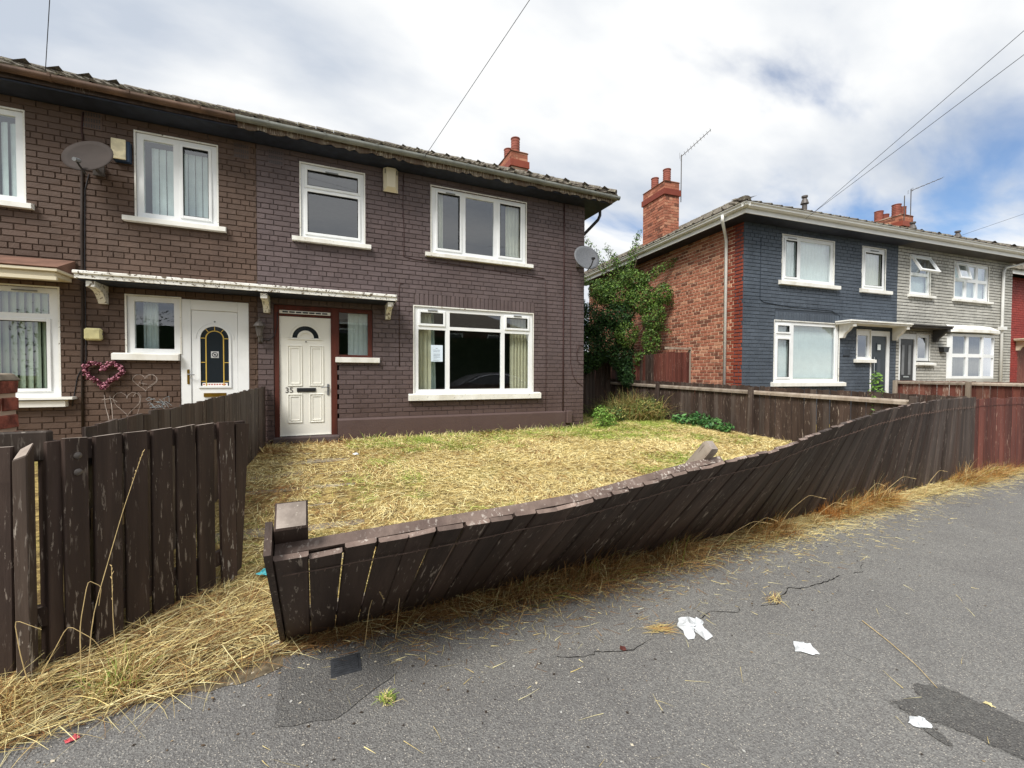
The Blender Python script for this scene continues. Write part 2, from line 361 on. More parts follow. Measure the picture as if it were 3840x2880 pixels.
def link(name, me, parent=None):
    o = bpy.data.objects.new(name, me); COL.objects.link(o)
    if parent is not None: o.parent = parent
    return o
def tag(o, label, cat, group=None, kind=None):
    o['label'] = label; o['category'] = cat
    if group: o['group'] = group
    if kind: o['kind'] = kind
    return o
def thing(name, loc, rz, label, cat, group=None):
    e = bpy.data.objects.new(name, None); COL.objects.link(e); e.location = loc; e.rotation_euler = (0, 0, rz); e.empty_display_size = 0.2
    return tag(e, label, cat, group)
def part_empty(name, parent, loc=(0, 0, 0)):
    e = bpy.data.objects.new(name, None); COL.objects.link(e); e.parent = parent; e.location = loc; e.empty_display_size = 0.1; return e
def struct(o): o['kind'] = 'structure'; return o
def tone_attr(me, vals):
    a = me.attributes.new('tone', 'FLOAT', 'FACE'); a.data.foreach_set('value', vals)

# ------------------------------------------------------------------ brick walls
BRK = {}
def brick_mesh(matkey, mat, var, rnd):
    """one brick 0.228 x 0.073, face chamfered and slightly uneven; local +x along the wall, -y outward"""
    k = (matkey, var)
    if k in BRK: return BRK[k]
    L, H, P, c = 0.228, 0.073, 0.0, 0.005
    j = lambda a: rnd.uniform(-a, a)
    b = MB()
    vs = [(-L/2, 0.004, -H/2), (L/2, 0.004, -H/2), (L/2, 0.004, H/2), (-L/2, 0.004, H/2)]
    vs += [(x*(L/2-c)+j(.002), -0.011+j(.002), z*(H/2-c)+j(.0015)) for x, z in ((-1, -1), (1, -1), (1, 1), (-1, 1))]
    b.add(vs, [(4, 5, 6, 7), (0, 1, 5, 4), (1, 2, 6, 5), (2, 3, 7, 6), (3, 0, 4, 7)])
    me = b.mesh('brick', mat); tone_attr(me, [var/7.0]*5)
    BRK[k] = me; return me

def layout(u0, u1, z0, z1, holes, rnd, pitch=0.0828, L=0.238, gap=0.0046):
    """stretcher courses cut round the openings -> (centre u, centre z, width, height)"""
    res = []; z = z0; row = 0
    while z + pitch*0.6 < z1:
        spans = [(u0, u1)]
        for (a, b, c, d) in holes:
            if z + pitch*0.8 > c and z + pitch*0.2 < d:
                ns = []
                for s, e in spans:
                    if b <= s or a >= e: ns.append((s, e)); continue
                    if a - s > 0.03: ns.append((s, a))
                    if e - b > 0.03: ns.append((b, e))
                spans = ns
        header = (row % 6 == 5)
        W = L/2 if header else L
        off = (row % 2)*L/2 + (L/4 if header else 0)
        for s, e in spans:
            k = math.floor((s - u0 - off)/W)
            x = u0 + off + k*W
            while x < e - 0.02:
                a, b = max(x, s) , min(x+W, e)
                a += (gap*.55 if a == s else gap*.55 + rnd.uniform(-.0025, .0035)); b -= gap*.55
                if b - a > 0.03: res.append(((a+b)/2, z+pitch/2+rnd.uniform(-.0012, .0012), b-a, pitch-gap-.0008+rnd.uniform(-.0012, .0012)))
                x += W
        z += pitch; row += 1
    return res

def brick_wall(house, M, bricks, matfn, n_ind, seed, name='brick'):
    """bricks: (u, z, w, h); M maps (u, -outward, z) into the house's space. Largest in view: own objects, the rest one mesh"""
    rnd = random.Random(seed); W = house.matrix_world if house.parent is None else house.matrix_world
    Mw = Matrix.Translation(house.location) @ house.rotation_euler.to_matrix().to_4x4() @ M
    scored = []
    for i, (u, z, w, h) in enumerate(bricks):
        p = project(Mw @ Vector((u, 0, z))); s = 0
        if p and -20 < p[0] < 3860 and -20 < p[1] < 2900: s = w*h/(p[2]**2)
        scored.append((s, i))
    scored.sort(reverse=True)
    ind = set(i for s, i in scored[:n_ind] if s > 0)
    groups = {}
    rot = M.to_3x3().to_4x4()
    for i, (u, z, w, h) in enumerate(bricks):
        key, mat = matfn(u, z, rnd); var = rnd.randrange(8)
        if i in ind:
            o = link(name, brick_mesh(key, mat, var, rnd), house)
            o.matrix_local = Matrix.Translation(M @ Vector((u, 0, z))) @ rot @ Matrix.Diagonal((w/0.228, 1, h/0.073, 1))
        else: groups.setdefault(key, (mat, []))[1].append((u, z, w, h, var))
    mats = [g[0] for g in groups.values()]
    if mats:
        b = MB(); tones = []
        c = 0.005
        for gi, (mat, lst) in enumerate(groups.values()):
            for (u, z, w, h, var) in lst:
                p = -0.011 + rnd.uniform(-.002, .002)
                vs = [(u+sx*w/2, 0.004, z+sz*h/2) for sx, sz in ((-1, -1), (1, -1), (1, 1), (-1, 1))] + \
                     [(u+sx*(w/2-c), p, z+sz*(h/2-c)) for sx, sz in ((-1, -1), (1, -1), (1, 1), (-1, 1))]
                b.add([M @ Vector(v) for v in vs], [(4, 5, 6, 7), (0, 1, 5, 4), (1, 2, 6, 5), (2, 3, 7, 6), (3, 0, 4, 7)], gi); tones += [var/7.0]*5
        o = b.build('brickwork', mats, house); tone_attr(o.data, tones); o['kind'] = 'stuff'

def slab(b, M, u0, u1, z0, z1, holes, thick=0.1, mi=0):
    us = sorted(set([u0, u1] + [x for h in holes for x in h[:2] if u0 < x < u1])); zs = sorted(set([z0, z1] + [x for h in holes for x in h[2:] if z0 < x < z1]))
    for i in range(len(us)-1):
        run = None
        for k in range(len(zs)-1):
            cu, cz_ = (us[i]+us[i+1])/2, (zs[k]+zs[k+1])/2
            solid = not any(a < cu < b_ and c < cz_ < d for a, b_, c, d in holes)
            if solid and run is None: run = zs[k]
            if (not solid) and run is not None: b.box(us[i], us[i+1], 0, thick, run, zs[k], mi, M); run = None
        if run is not None: b.box(us[i], us[i+1], 0, thick, run, zs[-1], mi, M)

I4 = Matrix.Identity(4)
# ------------------------------------------------------------------ windows
def window(house, u0, u1, z0, z1, cells, sill=None, frame=None, sillm=None, recess=0.012, t=0.05, name='window', sill_out=0.07, vents=(), noSill=False):
    """cells: (u0,u1,z0,z1,casement). Frame, sash, pane and sill are sub-parts."""
    frame = frame or UPVC
    w = part_empty(name, house, (0, 0, 0))
    b = MB(); y0, y1 = recess, recess+0.06
    cl = [(a, b_, c, d) for a, b_, c, d, _ in cells]
    M = Matrix.Translation((0, y0, 0)); slab(b, M, u0, u1, z0, z1, cl, 0.06)
    b.build('frame', frame, w, bevel=0.0)
    # painted reveal line round the frame
    r = MB()
    for (a, b_, c, d) in ((u0-.02, u0, z0, z1), (u1, u1+.02, z0, z1), (u0-.02, u1+.02, z1, z1+.022)): r.box(a, b_, -0.013, 0.05, c, d)
    r.build('reveal', SILLW, w)
    for (a, b_, c, d, cas) in cells:
        if cas:
            s = MB(); k = 0.042 if not isinstance(cas, float) else cas; yy = y0-0.018; ov = 0.014
            A, B_, C_, D = a-ov, b_+ov, c-ov, d+ov
            s.box(A, A+k, yy, y0+.03, C_, D); s.box(B_-k, B_, yy, y0+.03, C_, D); s.box(A+k, B_-k, yy, y0+.03, C_, C_+k); s.box(A+k, B_-k, yy, y0+.03, D-k, D)
            s.build('sash', frame, w, bevel=0.004)
            a, b_, c, d = A+k, B_-k, C_+k, D-k
            g = MB(); e = 0.006; g.box(a, a+e, yy+.003, y0+.02, c, d); g.box(b_-e, b_, yy+.003, y0+.02, c, d); g.box(a+e, b_-e, yy+.003, y0+.02, d-e, d); g.box(a+e, b_-e, yy+.003, y0+.02, c, c+e)
            g.build('seal', SEALBLACK, w)
        g = MB(); g.box(a-.004, b_+.004, y0+.024, y0+.028, c-.004, d+.004); g.build('pane', GLASS, w)
    for (a, b_, z) in vents:
        v = MB(); v.box(a, b_, y0-.032, y0-.0185, z, z+.018); v.build('trickle_vent', BLACK if False else METG, w)
    if sill and not noSill:
        s = MB(); s.prism([(0, 0), (0, 0)], 0, 0) if False else None
        su0, su1, sz0, sz1 = sill
        pts = [(-sill_out-.02, sz0), (0.02, sz0), (0.02, sz1+.02), (-sill_out+.0, sz1), (-sill_out-.02, sz1-.008)]
        o = MB(); n = len(pts)
        vs = [(su0, p[0], p[1]) for p in pts] + [(su1, p[0], p[1]) for p in pts]
        o.add(vs, [tuple(range(n-1, -1, -1)), tuple(range(n, 2*n))] + [(i, (i+1) % n, (i+1) % n+n, i+n) for i in range(n)])
        o.build('sill', sillm or SILLW, w)
    return w
def blinds(w, u0, u1, z0, z1, n, mat, y=0.16, wid=0.085, ang=0.35, seed=1, name='blind_slat'):
    rnd = random.Random(seed); me = {}
    for i in range(n):
        u = u0 + (u1-u0)*(i+.5)/n; a = ang + rnd.uniform(-.08, .08)
        b = MB(); c, s = math.cos(a)*wid/2, math.sin(a)*wid/2; cv = 0.006
        vs = [];
        for zz in (z0, z1): vs += [(-c, s, zz), (0, -cv, zz), (c, -s, zz)]
        b.add(vs, [(0, 1, 4, 3), (1, 2, 5, 4)])
        key = (round(a, 2))
        if key not in me: me[key] = b.mesh(name, mat)
        o = link(name, me[key], w); o.location = (u, y, 0)
def curtain(w, u0, u1, z0, z1, mat, y=0.2, folds=6, amp=0.02, flare=0.0, name='curtain'):
    b = MB(); n = folds*8
    vs = []
    for k, zz in enumerate((z0, z1)):
        for i in range(n+1):
            t = i/n; uu = u0 + (u1-u0)*t + (flare*t if k == 0 else 0)
            vs.append((uu, y + amp*math.sin(t*folds*2*math.pi) + .3*amp*math.sin(t*folds*5.1), zz))
    b.add(vs, [(i, i+1, n+2+i, n+1+i) for i in range(n)])
    return b.build(name, mat, w, smooth=True)

# ------------------------------------------------------------------ roofs
def tile_mesh(mat):
    k = ('tile', mat.name)
    if k in BRK: return BRK[k]
    prof = [(-.15, .026), (-.135, .043), (-.11, .047), (-.085, .034), (-.065, .02), (.15, .018)]
    b = MB(); n = len(prof)
    vs = [(p[0], -0.20, p[1]+.018) for p in prof] + [(p[0], 0.20, p[1]-.012) for p in prof] + [(p[0], -0.20, p[1]-.008) for p in prof]
    fs = [(i+1, i, n+i, n+i+1)[::-1] for i in range(n-1)] + [(2*n+i, 2*n+i+1, i+1, i) for i in range(n-1)]
    b.add(vs, fs); BRK[k] = b.mesh('roof_tile', mat); return BRK[k]
def roof_plane(roof, O, A, B, width, rows, left_hip, right_hip, mat, ind_rows, n_ind, stuffmb):
    """O eave corner, A along the eave, B up the slope; hips cut at 45 degrees in plan"""
    N = A.cross(B).normalized(); slope_plan = math.hypot(B.x, B.y); gauge = 0.335; me = tile_mesh(mat); cnt = 0
    rnd = random.Random(5)
    for r in range(rows):
        sB = r*gauge + 0.16; inset = sB*slope_plan
        a0 = inset if left_hip else 0; a1 = width - (inset if right_hip else 0)
        k = int(a0/0.30); x = k*0.30 + .15
        while x < a1 + (.1 if right_hip else 0):
            if x > a0 - .1 and x < a1 + .1:
                P = O + A*x + B*sB + N*rnd.uniform(0, .006)
                R3 = Matrix((A, B, N)).transposed().to_4x4()
                Mx = Matrix.Translation(P) @ R3 @ Matrix.Rotation(rnd.uniform(-.012, .012), 4, 'Z')
                if r < ind_rows and cnt < n_ind:
                    o = link('roof_tile', me, roof); o.matrix_local = Mx; cnt += 1
                else:
                    o0 = len(stuffmb.v)
                    stuffmb.add([Mx @ v.co for v in me.vertices], [tuple(p.vertices) for p in me.polygons])
            x += 0.30
def hip_roof(house, x0, x1, y0, y1, z, rise, hipL, hipR, mat, seed=1, ind_front=2, ind_side=0, covers=True):
    half = (y1-y0)/2; ym = (y0+y1)/2
    roof = part_empty('roof', house)
    rl = x0 + (half if hipL else 0); rr = x1 - (half if hipR else 0)
    b = MB(); ze = z
    vs = [(x0, y0, ze), (x1, y0, ze), (x1, y1, ze), (x0, y1, ze), (rl, ym, ze+rise), (rr, ym, ze+rise)]
    b.add(vs, [(0, 1, 5, 4), (2, 3, 4, 5), (1, 2, 5), (3, 0, 4)]); b.build('roof_deck', SOIL if False else DARKNAVY, roof)
    L = math.hypot(half, rise); up = Vector((0, half/L, rise/L)); rows = int(L/0.335)+1
    mb = MB()
    roof_plane(roof, Vector((x0, y0-.04, ze+.0)), Vector((1, 0, 0)), up, x1-x0, rows, hipL, hipR, mat, ind_front, 150, mb)
    if hipR: roof_plane(roof, Vector((x1+.04, y0, ze)), Vector((0, 1, 0)), Vector((-half/L, 0, rise/L)), y1-y0, rows, True, True, mat, 0, 0, mb)
    if hipL: roof_plane(roof, Vector((x0-.04, y1, ze)), Vector((0, -1, 0)), Vector((half/L, 0, rise/L)), y1-y0, rows, True, True, mat, ind_side, 130, mb)
    o = mb.build('roof_tiling', mat, roof); o['kind'] = 'stuff'
    # half-round caps along hips and ridge, one by one
    cb = MB(); n = 6; vs = []
    for yy, rr_ in ((-.19, .12), (.19, .105)):
        for k in range(n+1):
            t = math.pi*k/n; vs.append((rr_*math.cos(t), yy, rr_*.75*math.sin(t)))
    cb.add(vs, [(i, i+1, n+2+i, n+1+i) for i in range(n)] + [tuple(range(n+1))]); cme = cb.mesh('ridge_tile', mat)
    def caps(P, Q):
        P, Q = Vector(P), Vector(Q); d = (Q-P); ln = d.length; d.normalize(); k = max(1, int(ln/0.36))
        xx = d.cross(Vector((0, 0, 1))).normalized(); zz = xx.cross(d)
        for i in range(k):
            c = P + d*(ln*(i+.5)/k) + Vector((0, 0, .03))
            o = link('ridge_tile', cme, roof); o.matrix_local = Matrix.Translation(c) @ Matrix((xx, d, zz)).transposed().to_4x4()
    if covers:
        caps((rl, ym, ze+rise), (rr, ym, ze+rise))
        if hipL: caps((x0, y0, ze+.03), (rl, ym, ze+rise)); caps((x0, y1, ze+.03), (rl, ym, ze+rise))
        if hipR: caps((x1, y0, ze+.03), (rr, ym, ze+rise)); caps((x1, y1, ze+.03), (rr, ym, ze+rise))
    return roof

def swept(b, P, Q, prof, out, mi=0):
    """profile (outward, z) swept from P to Q; out = outward unit vector"""
    P, Q, out = Vector(P), Vector(Q), Vector(out); n = len(prof)
    vs = [P + out*p[0] + Vector((0, 0, p[1])) for p in prof] + [Q + out*p[0] + Vector((0, 0, p[1])) for p in prof]
    b.add(vs, [(i, i+1, n+i+1, n+i) for i in range(n-1)], mi)
GUT = [(0, 0), (.004, -.03), (.02, -.055), (.05, -.068), (.08, -.055), (.098, -.03), (.102, .004), (.096, .004), (.092, -.028), (.075, -.05), (.05, -.06), (.025, -.05), (.01, -.028), (.006, 0)]
OGEE = [(0, -.005), (0, -.085), (.05, -.088), (.085, -.06), (.09, -.03), (.115, -.006), (.118, .004), (.11, .004), (.104, -.004), (.08, -.035), (.05, -.078), (.008, -.078), (.008, 0)]

def chimney(house, x0, x1, y0, y1, z0, z1, pots, seed, nb=120, name='chimney'):
    """brick stack with an oversailing band, flaunching and pots (sub-parts)"""
    rnd = random.Random(seed); ch = part_empty(name, house)
    c = MB(); c.box(x0+.012, x1-.012, y0+.012, y1-.012, z0, z1); c.build('core', MORTAR, ch)
    Mf = Matrix.Translation((0, y0+.012, 0)); Ml = Matrix.Translation((x0+.012, 0, 0)) @ Matrix.Rotation(R(-90), 4, 'Z')
    Mr = Matrix.Translation((x1-.012, 0, 0)) @ Matrix.Rotation(R(90), 4, 'Z')
    class H: pass
    fn = lambda u, z, r: ('raw', RAW)
    zb = z1-.42
    def faces(za, zb_, grow):
        out = []
        out.append((Matrix.Translation((0, y0+.012-grow, 0)), layout(x0-grow, x1+grow, za, zb_, [], rnd)))
        out.append((Matrix.Translation((x0+.012-grow, 0, 0)) @ Matrix.Rotation(R(-90), 4, 'Z'), layout(-y1-grow, -y0+grow, za, zb_, [], rnd)))
        out.append((Matrix.Translation((x1-.012+grow, 0, 0)) @ Matrix.Rotation(R(90), 4, 'Z'), layout(y0-grow, y1+grow, za, zb_, [], rnd)))
        return out
    Hm = Matrix.Translation(house.location) @ house.rotation_euler.to_matrix().to_4x4()
    def put(M, bricks, fn, n):
        Mw = Hm @ M; sc = []
        for i, (u, z, w, h) in enumerate(bricks):
            p = project(Mw @ Vector((u, 0, z))); sc.append((0 if not p else w*h/p[2]**2, i))
        sc.sort(reverse=True); ind = set(i for s, i in sc[:n]); mb = MB(); tones = []
        for i, (u, z, w, h) in enumerate(bricks):
            key, mat = fn(u, z, rnd); var = rnd.randrange(8)
            if i in ind:
                o = link('brick', brick_mesh(key, mat, var, rnd), ch); o.matrix_local = Matrix.Translation(M @ Vector((u, 0, z))) @ M.to_3x3().to_4x4() @ Matrix.Diagonal((w/.228, 1, h/.073, 1))
            else:
                vs = [M @ Vector((u+sx*w/2, yy, z+sz*h/2)) for yy in (.004, -.011) for sx, sz in ((-1, -1), (1, -1), (1, 1), (-1, 1))]
                mb.add(vs, [(4, 5, 6, 7), (0, 1, 5, 4), (1, 2, 6, 5), (2, 3, 7, 6), (3, 0, 4, 7)]); tones += [var/7]*5
        if mb.v: o = mb.build('brickwork', fn(0, 0, rnd)[1], ch); tone_attr(o.data, tones); o['kind'] = 'stuff'
    for M, br in faces(z0, zb, 0): put(M, br, fn, nb//2 if M[0][3] < (x1-.05) or M[1][0] == 0 else 0)
    band = MB(); band.box(x0-.035, x1+.035, y0-.035, y1+.035, zb, zb+.17); band.build('band', REDCORNER, ch)
    tone_attr(ch.children[-1].data if False else bpy.data.objects[ch.children[-1].name].data, [.5]*6)
    for M, br in faces(zb+.17, z1-.02, 0): put(M, br, fn, 0)
    cap = MB(); cap.add([(x0-.02, y0-.02, z1-.03), (x1+.02, y0-.02, z1-.03), (x1+.02, y1+.02, z1-.03), (x0-.02, y1+.02, z1-.03), (x0+.08, y0+.1, z1+.04), (x1-.08, y0+.1, z1+.04), (x1-.08, y1-.1, z1+.04), (x0+.08, y1-.1, z1+.04)],
                        [(0, 3, 2, 1), (4, 5, 6, 7), (0, 1, 5, 4), (1, 2, 6, 5), (2, 3, 7, 6), (3, 0, 4, 7)]); cap.build('flaunching', STONE, ch)
    for (px, py, h, r, m_) in pots:
        p = MB(); prof = [(r*1.12, 0), (r*1.12, .05), (r, .06)]
        k = 5
        for i in range(k): za = .08 + (h-.12)*i/k; prof += [(r*1.0, za), (r*1.06, za+.015), (r*1.0, za+.03)]
        prof += [(r*.98, h-.03), (r*1.1, h-.02), (r*1.1, h), (r*.8, h), (r*.75, h-.15)]
        o = p.lathe(prof, 16).build('chimney_pot', m_, ch, smooth=False); o.location = (px, py, z1-.01)
    return ch

# ================================================================== GROUND
def yfl(x): return -5.42 + .28*min(1.25, max(0, (x-.505)/8.135))      # the front fence line
def lawn_z(x, y):
    f = yfl(x); t = min(1, max(0, (y-f)/-f)); return 0.035 + 0.185*t + 0.012*noise.noise(Vector((x*1.3, y*1.3, 0)))
g = MB(); g.add([(-400, -400, -.16), (400, -400, -.16), (400, 400, -.16), (-400, 400, -.16)], [(0, 1, 2, 3)])
struct(g.build('ground', GRASSFAR))
g = MB(); g.add([(-60, -9.1, 0), (60, -9.1, 0), (60, -4.95, 0), (-60, -4.95, 0)], [(0, 1, 2, 3)]); g.add([(-60, -9.1, 0), (-60, -9.1, -.2), (60, -9.1, -.2), (60, -9.1, 0)], [(0, 1, 2, 3)])
struct(g.build('pavement', ASPH))
g = MB(); g.add([(-60, -14.6, -.12), (60, -14.6, -.12), (60, -9.25, -.12), (-60, -9.25, -.12)], [(0, 1, 2, 3)]); struct(g.build('road', ROAD))
g = MB()
for i in range(40): x = -20+i*.92; g.box(x, x+.91, -9.245, -9.105, -.18, .004)
struct(g.build('kerb', KERB)); 
# front gardens: one uneven sheet, from the fence line back beyond the houses
nx, ny = 150, 60; xs = np.linspace(-8, 30, nx); ys = np.linspace(0, 1, ny)
vs = [(x, yfl(x)+(9-yfl(x))*q, lawn_z(x, yfl(x)+(9-yfl(x))*q)) for q in ys for x in xs]
g = MB(); g.add(vs, [(j*nx+i, j*nx+i+1, (j+1)*nx+i+1, (j+1)*nx+i) for j in range(ny-1) for i in range(nx-1)])
struct(g.build('garden_soil', SOIL, smooth=True))
g = MB(); r_ = random.Random(31); NV = 420; vv = []
for i_ in range(NV+1):
    x = -6+22*i_/NV; wv = (.07 if x < 1.3 else .15)+.10*noise.noise(Vector((x*1.7, 3, 0)))+r_.uniform(-.02, .02)
    if x < .5: wv = .20+.06*noise.noise(Vector((x*2, 1, 0)))+r_.uniform(-.015, .015)
    vv += [(x, yfl(x)+.03, .006), (x, yfl(x)-max(.02, wv), .003)]
g.add(vv, [(2*i_+1, 2*i_+3, 2*i_+2, 2*i_) for i_ in range(NV)]); struct(g.build('verge_soil', SOILD))
# garden path slabs from gate to door
path = bpy.data.objects.new('garden_path', None); COL.objects.link(path); struct(path)
rnd = random.Random(3)
for j in range(8):
    for i in range(2):
        x = -.12 + i*.56 + (.12 if j > 6 else 0) ; y = -5.25 + j*.61; zz = lawn_z(x+.28, y+.3)
        b = MB(); b.box(x+.006, x+.55, y+.006, y+.60, zz-.06, zz-.006+rnd.uniform(-.003, .003)); b.build('slab', CONC, path)
# patches, stain, cracks on the pavement
def sheet(name, pts, z, mat, parent=None):
    b = MB(); b.add([(p[0], p[1], z) for p in pts], [tuple(range(len(pts)))]); return b.build(name, mat, parent)
def wobble(pts, n=6, amp=.012, seed=1):
    r = random.Random(seed); o = []
    for i, p in enumerate(pts):
        q = pts[(i+1) % len(pts)]
        for k in range(n): t = k/n; o.append((p[0]+(q[0]-p[0])*t + r.uniform(-amp, amp)*(k > 0), p[1]+(q[1]-p[1])*t + r.uniform(-amp, amp)*(k > 0)))
    return o
struct(sheet('asphalt_patch', wobble([(.50, -5.98), (.50, -5.55), (.94, -5.62), (.98, -5.86), (.72, -6.03)], 6, .008), .004, ASPHD))
STO = [(2.83, -6.85), (2.97, -6.89), (3.04, -6.84), (3.13, -6.89), (3.15, -6.96), (3.17, -7.06), (3.16, -7.22), (3.1, -7.35), (2.98, -7.32), (2.93, -7.16), (2.91, -7.06), (2.88, -7.0), (2.84, -6.95), (2.82, -6.9)]
for q_, kq in enumerate((1.055, 1.03, 1.008)): struct(sheet('damp_stain', wobble([(3.0+(p[0]-3.0)*kq, -7.05+(p[1]+7.05)*kq) for p in STO], 5, .007, 14+q_), .0015+.0007*q_, asphalt('damp margin %d' % q_, .93-.10*q_)))
struct(sheet('damp_stain', wobble([(2.83, -6.85), (2.97, -6.89), (3.04, -6.84), (3.13, -6.89), (3.15, -6.96), (3.17, -7.06), (3.16, -7.22), (3.1, -7.35), (2.98, -7.32), (2.93, -7.16), (2.91, -7.06), (2.88, -7.0), (2.84, -6.95), (2.82, -6.9)], 5, .010, 4), .004, ASPHW))
struct(sheet('damp_stain', wobble([(2.77, -6.98), (2.81, -6.985), (2.81, -7.02), (2.78, -7.06), (2.76, -7.05)], 4, .004, 5), .004, ASPHW))
CR1 = [(1.70, -6.06), (1.79, -6.10), (1.87, -6.11), (1.89, -6.10), (1.99, -6.14), (2.07, -6.16), (2.14, -6.14), (2.21, -6.13), (2.36, -6.11), (2.58, -6.10), (2.70, -6.07), (2.84, -6.14), (2.89, -6.10), (3.02, -6.14), (3.13, -6.17), (3.24, -6.12), (3.39, -6.07), (3.44, -6.11), (3.75, -6.12), (3.87, -6.10), (3.99, -6.12), (4.07, -6.13), (4.17, -6.07), (4.26, -6.05), (4.6, -6.0), (5.1, -6.03), (5.5, -5.98)]
def crack(pts, w, seed):
    r = random.Random(seed); fine = []
    for a, b_ in zip(pts, pts[1:]):
        n = max(2, int(math.hypot(b_[0]-a[0], b_[1]-a[1])/.025))
        for k in range(n): t = k/n; fine.append((a[0]+(b_[0]-a[0])*t+r.uniform(-.004, .004), a[1]+(b_[1]-a[1])*t+r.uniform(-.006, .006)))
    fine.append(pts[-1]); b = MB(); vs = []
    for i, p in enumerate(fine):
        ww = w*r.uniform(.15, 1.0); vs += [(p[0], p[1]-ww/2, .003), (p[0]+.001, p[1]+ww/2, .003)]
    b.add(vs, [(2*i, 2*i+2, 2*i+3, 2*i+1) for i in range(len(fine)-1)]); struct(b.build('pavement_crack', CRACK))
crack(CR1[:8], .006, 1); crack(CR1[9:13], .007, 6); crack(CR1[13:18], .010, 7); crack(CR1[17:20], .010, 8); crack(CR1[20:24], .006, 9)
crack([(2.99, -6.60), (3.02, -6.68), (3.0, -6.74)], .004, 2)
cv = thing('drain_cover', (.77, -5.72, 0), 0.0, 'small dark iron stopcock cover set in the pavement below the leaning fence', 'drain cover')
b = MB(); b.box(-.065, .065, -.065, .065, -.03, .007); b.build('cover_frame', IRON, cv)
b = MB()
for k in range(7): b.box(-.052, .052, -.05+k*.0155, -.041+k*.0155, .007, .011)
b.build('ribs', IRON, cv)

# ================================================================== HOUSE 35 (plum)
H35 = thing('terraced_house', (0, 0, 0), 0, 'plum brown painted brick house numbered 35 with white panelled front door', 'house')
bpy.context.view_layer.update()
rnd = random.Random(11)
XP = -0.30                                     # party line
ZB, ZT = 0.10, 4.99
HOL35 = [(-.075, .865, ZB, 2.485), (.865, 1.445, 1.645, 2.485), (.33, 1.31, 3.60, 4.815), (2.49, 4.42, 3.60, 4.835), (2.17, 4.59, .99, 2.605)]
def build_front(house, u0, u1, holes, extra_holes, jm, matfn, n, seed, z0=ZB, z1=ZT, gap=.0046):
    b = MB(); slab(b, I4, u0, u1, z0, z1, holes, .24); b.build('wall', jm, house)
    br = layout(u0, u1, z0, z1, holes + extra_holes, random.Random(seed), gap=gap); return br
br = build_front(H35, XP, 5.83, HOL35, [(2.17, 4.63, 2.6, 2.845), (.30, 1.42, 3.5, 3.6), (-2, 9, 4.985, 5.2), (.865, 5.36, 0, .56)], PLUMJ, None, 0, 21)
def fn35(u, z, r):
    return ('plum', PLUM)
for k in range(29): pass
brick_wall(H35, I4, br, fn35, 268, 31)
# soldier course above the big window
for k in range(29):
    u = 2.185 + (k+.5)*2.44/29
    o = link('brick', brick_mesh('plum', PLUM, rnd.randrange(8), rnd), H35)
    o.matrix_local = Matrix.Translation((u, 0, 2.725)) @ Matrix.Rotation(R(90), 4, 'Y') @ Matrix.Diagonal((1.02, 1, .074/.073, 1))
# other walls and rooms
def shell(house, x0, x1, depth, jm, partitions=(), left=True, right=True, zt=ZT):
    b = MB(); b.box(x0, x1, depth-.24, depth, ZB, zt)
    if left: b.box(x0, x0+.22, .241, depth-.241, ZB, zt)
    if right: b.box(x1-.22, x1, .241, depth-.241, ZB, zt)
    b.build('rear_wall', jm, house)
    b = MB(); b.box(x0+.23, x1-.23, 3.3, 3.4, ZB, zt); b.box(x0+.23, x1-.23, .25, 3.3, 2.72, 2.9); b.box(x0+.23, x1-.23, .25, 3.3, zt-.08, zt); b.box(x0+.23, x1-.23, .25, 3.3, ZB, ZB+.2)
    for p in partitions: b.box(p, p+.1, .25, 3.3, ZB+.2, 2.72); b.box(p+.02, p+.12, .25, 3.3, 2.9, zt-.08)
    b.build('room_wall', INTER, house)
shell(H35, XP, 5.83, 7.0, PLUMJ, (1.6,), left=False)
GB = layout(0, 6.99, ZB, ZT, [], random.Random(5))
brick_wall(H35, Matrix.Translation((5.83, 0, 0)) @ Matrix.Rotation(R(90), 4, 'Z'), GB, fn35, 0, 8)
# plinth
b = MB(); pts = [(-.045, ZB), (.0, ZB), (.0, .60), (-.02, .60), (-.045, .565)]
vs = [(.87, p[0], p[1]) for p in pts] + [(5.36, p[0], p[1]) for p in pts]; n = 5
b.add(vs, [tuple(range(n-1, -1, -1)), tuple(range(n, 2*n))] + [(i, (i+1) % n, (i+1) % n+n, i+n) for i in range(n)]); o = b.build('plinth', PLUM, H35); tone_attr(o.data, [.25]*len(o.data.polygons))
b = MB(); b.box(5.37, 5.50, -.10, 0, .33, .60); o = b.build('cable_cover', PLUM, H35, bevel=.012); tone_attr(o.data, [.4]*len(o.data.polygons))
def cable(parent, pts, r, mat, name='cable'): return MB().tube(pts, r, 6).build(name, mat, parent, smooth=True)
cable(H35, [(5.31, -.022, .3), (5.31, -.022, 2.0), (5.315, -.022, 3.6), (5.315, -.022, 4.98)], .013, PIPEC)  # added dark tube, stands in for the dark expansion gap in the wall
cable(H35, [(4.895, -.016, .3), (4.90, -.016, 1.6), (4.89, -.016, 3.1), (4.87, -.016, 3.3)], .005, PIPEC)
cable(H35, [(5.49, -.016, 3.6), (5.49, -.016, 2.2), (5.50, -.016, 1.6), (5.56, -.016, 1.35), (5.66, -.016, 1.2), (5.80, -.016, 1.12)], .006, PIPEC)
cable(H35, [(5.83, -.014, 1.98), (5.70, -.03, 2.0), (5.64, -.03, 1.85), (5.66, -.03, 1.66), (5.76, -.03, 1.58), (5.84, -.014, 1.6)], .006, PIPEC)
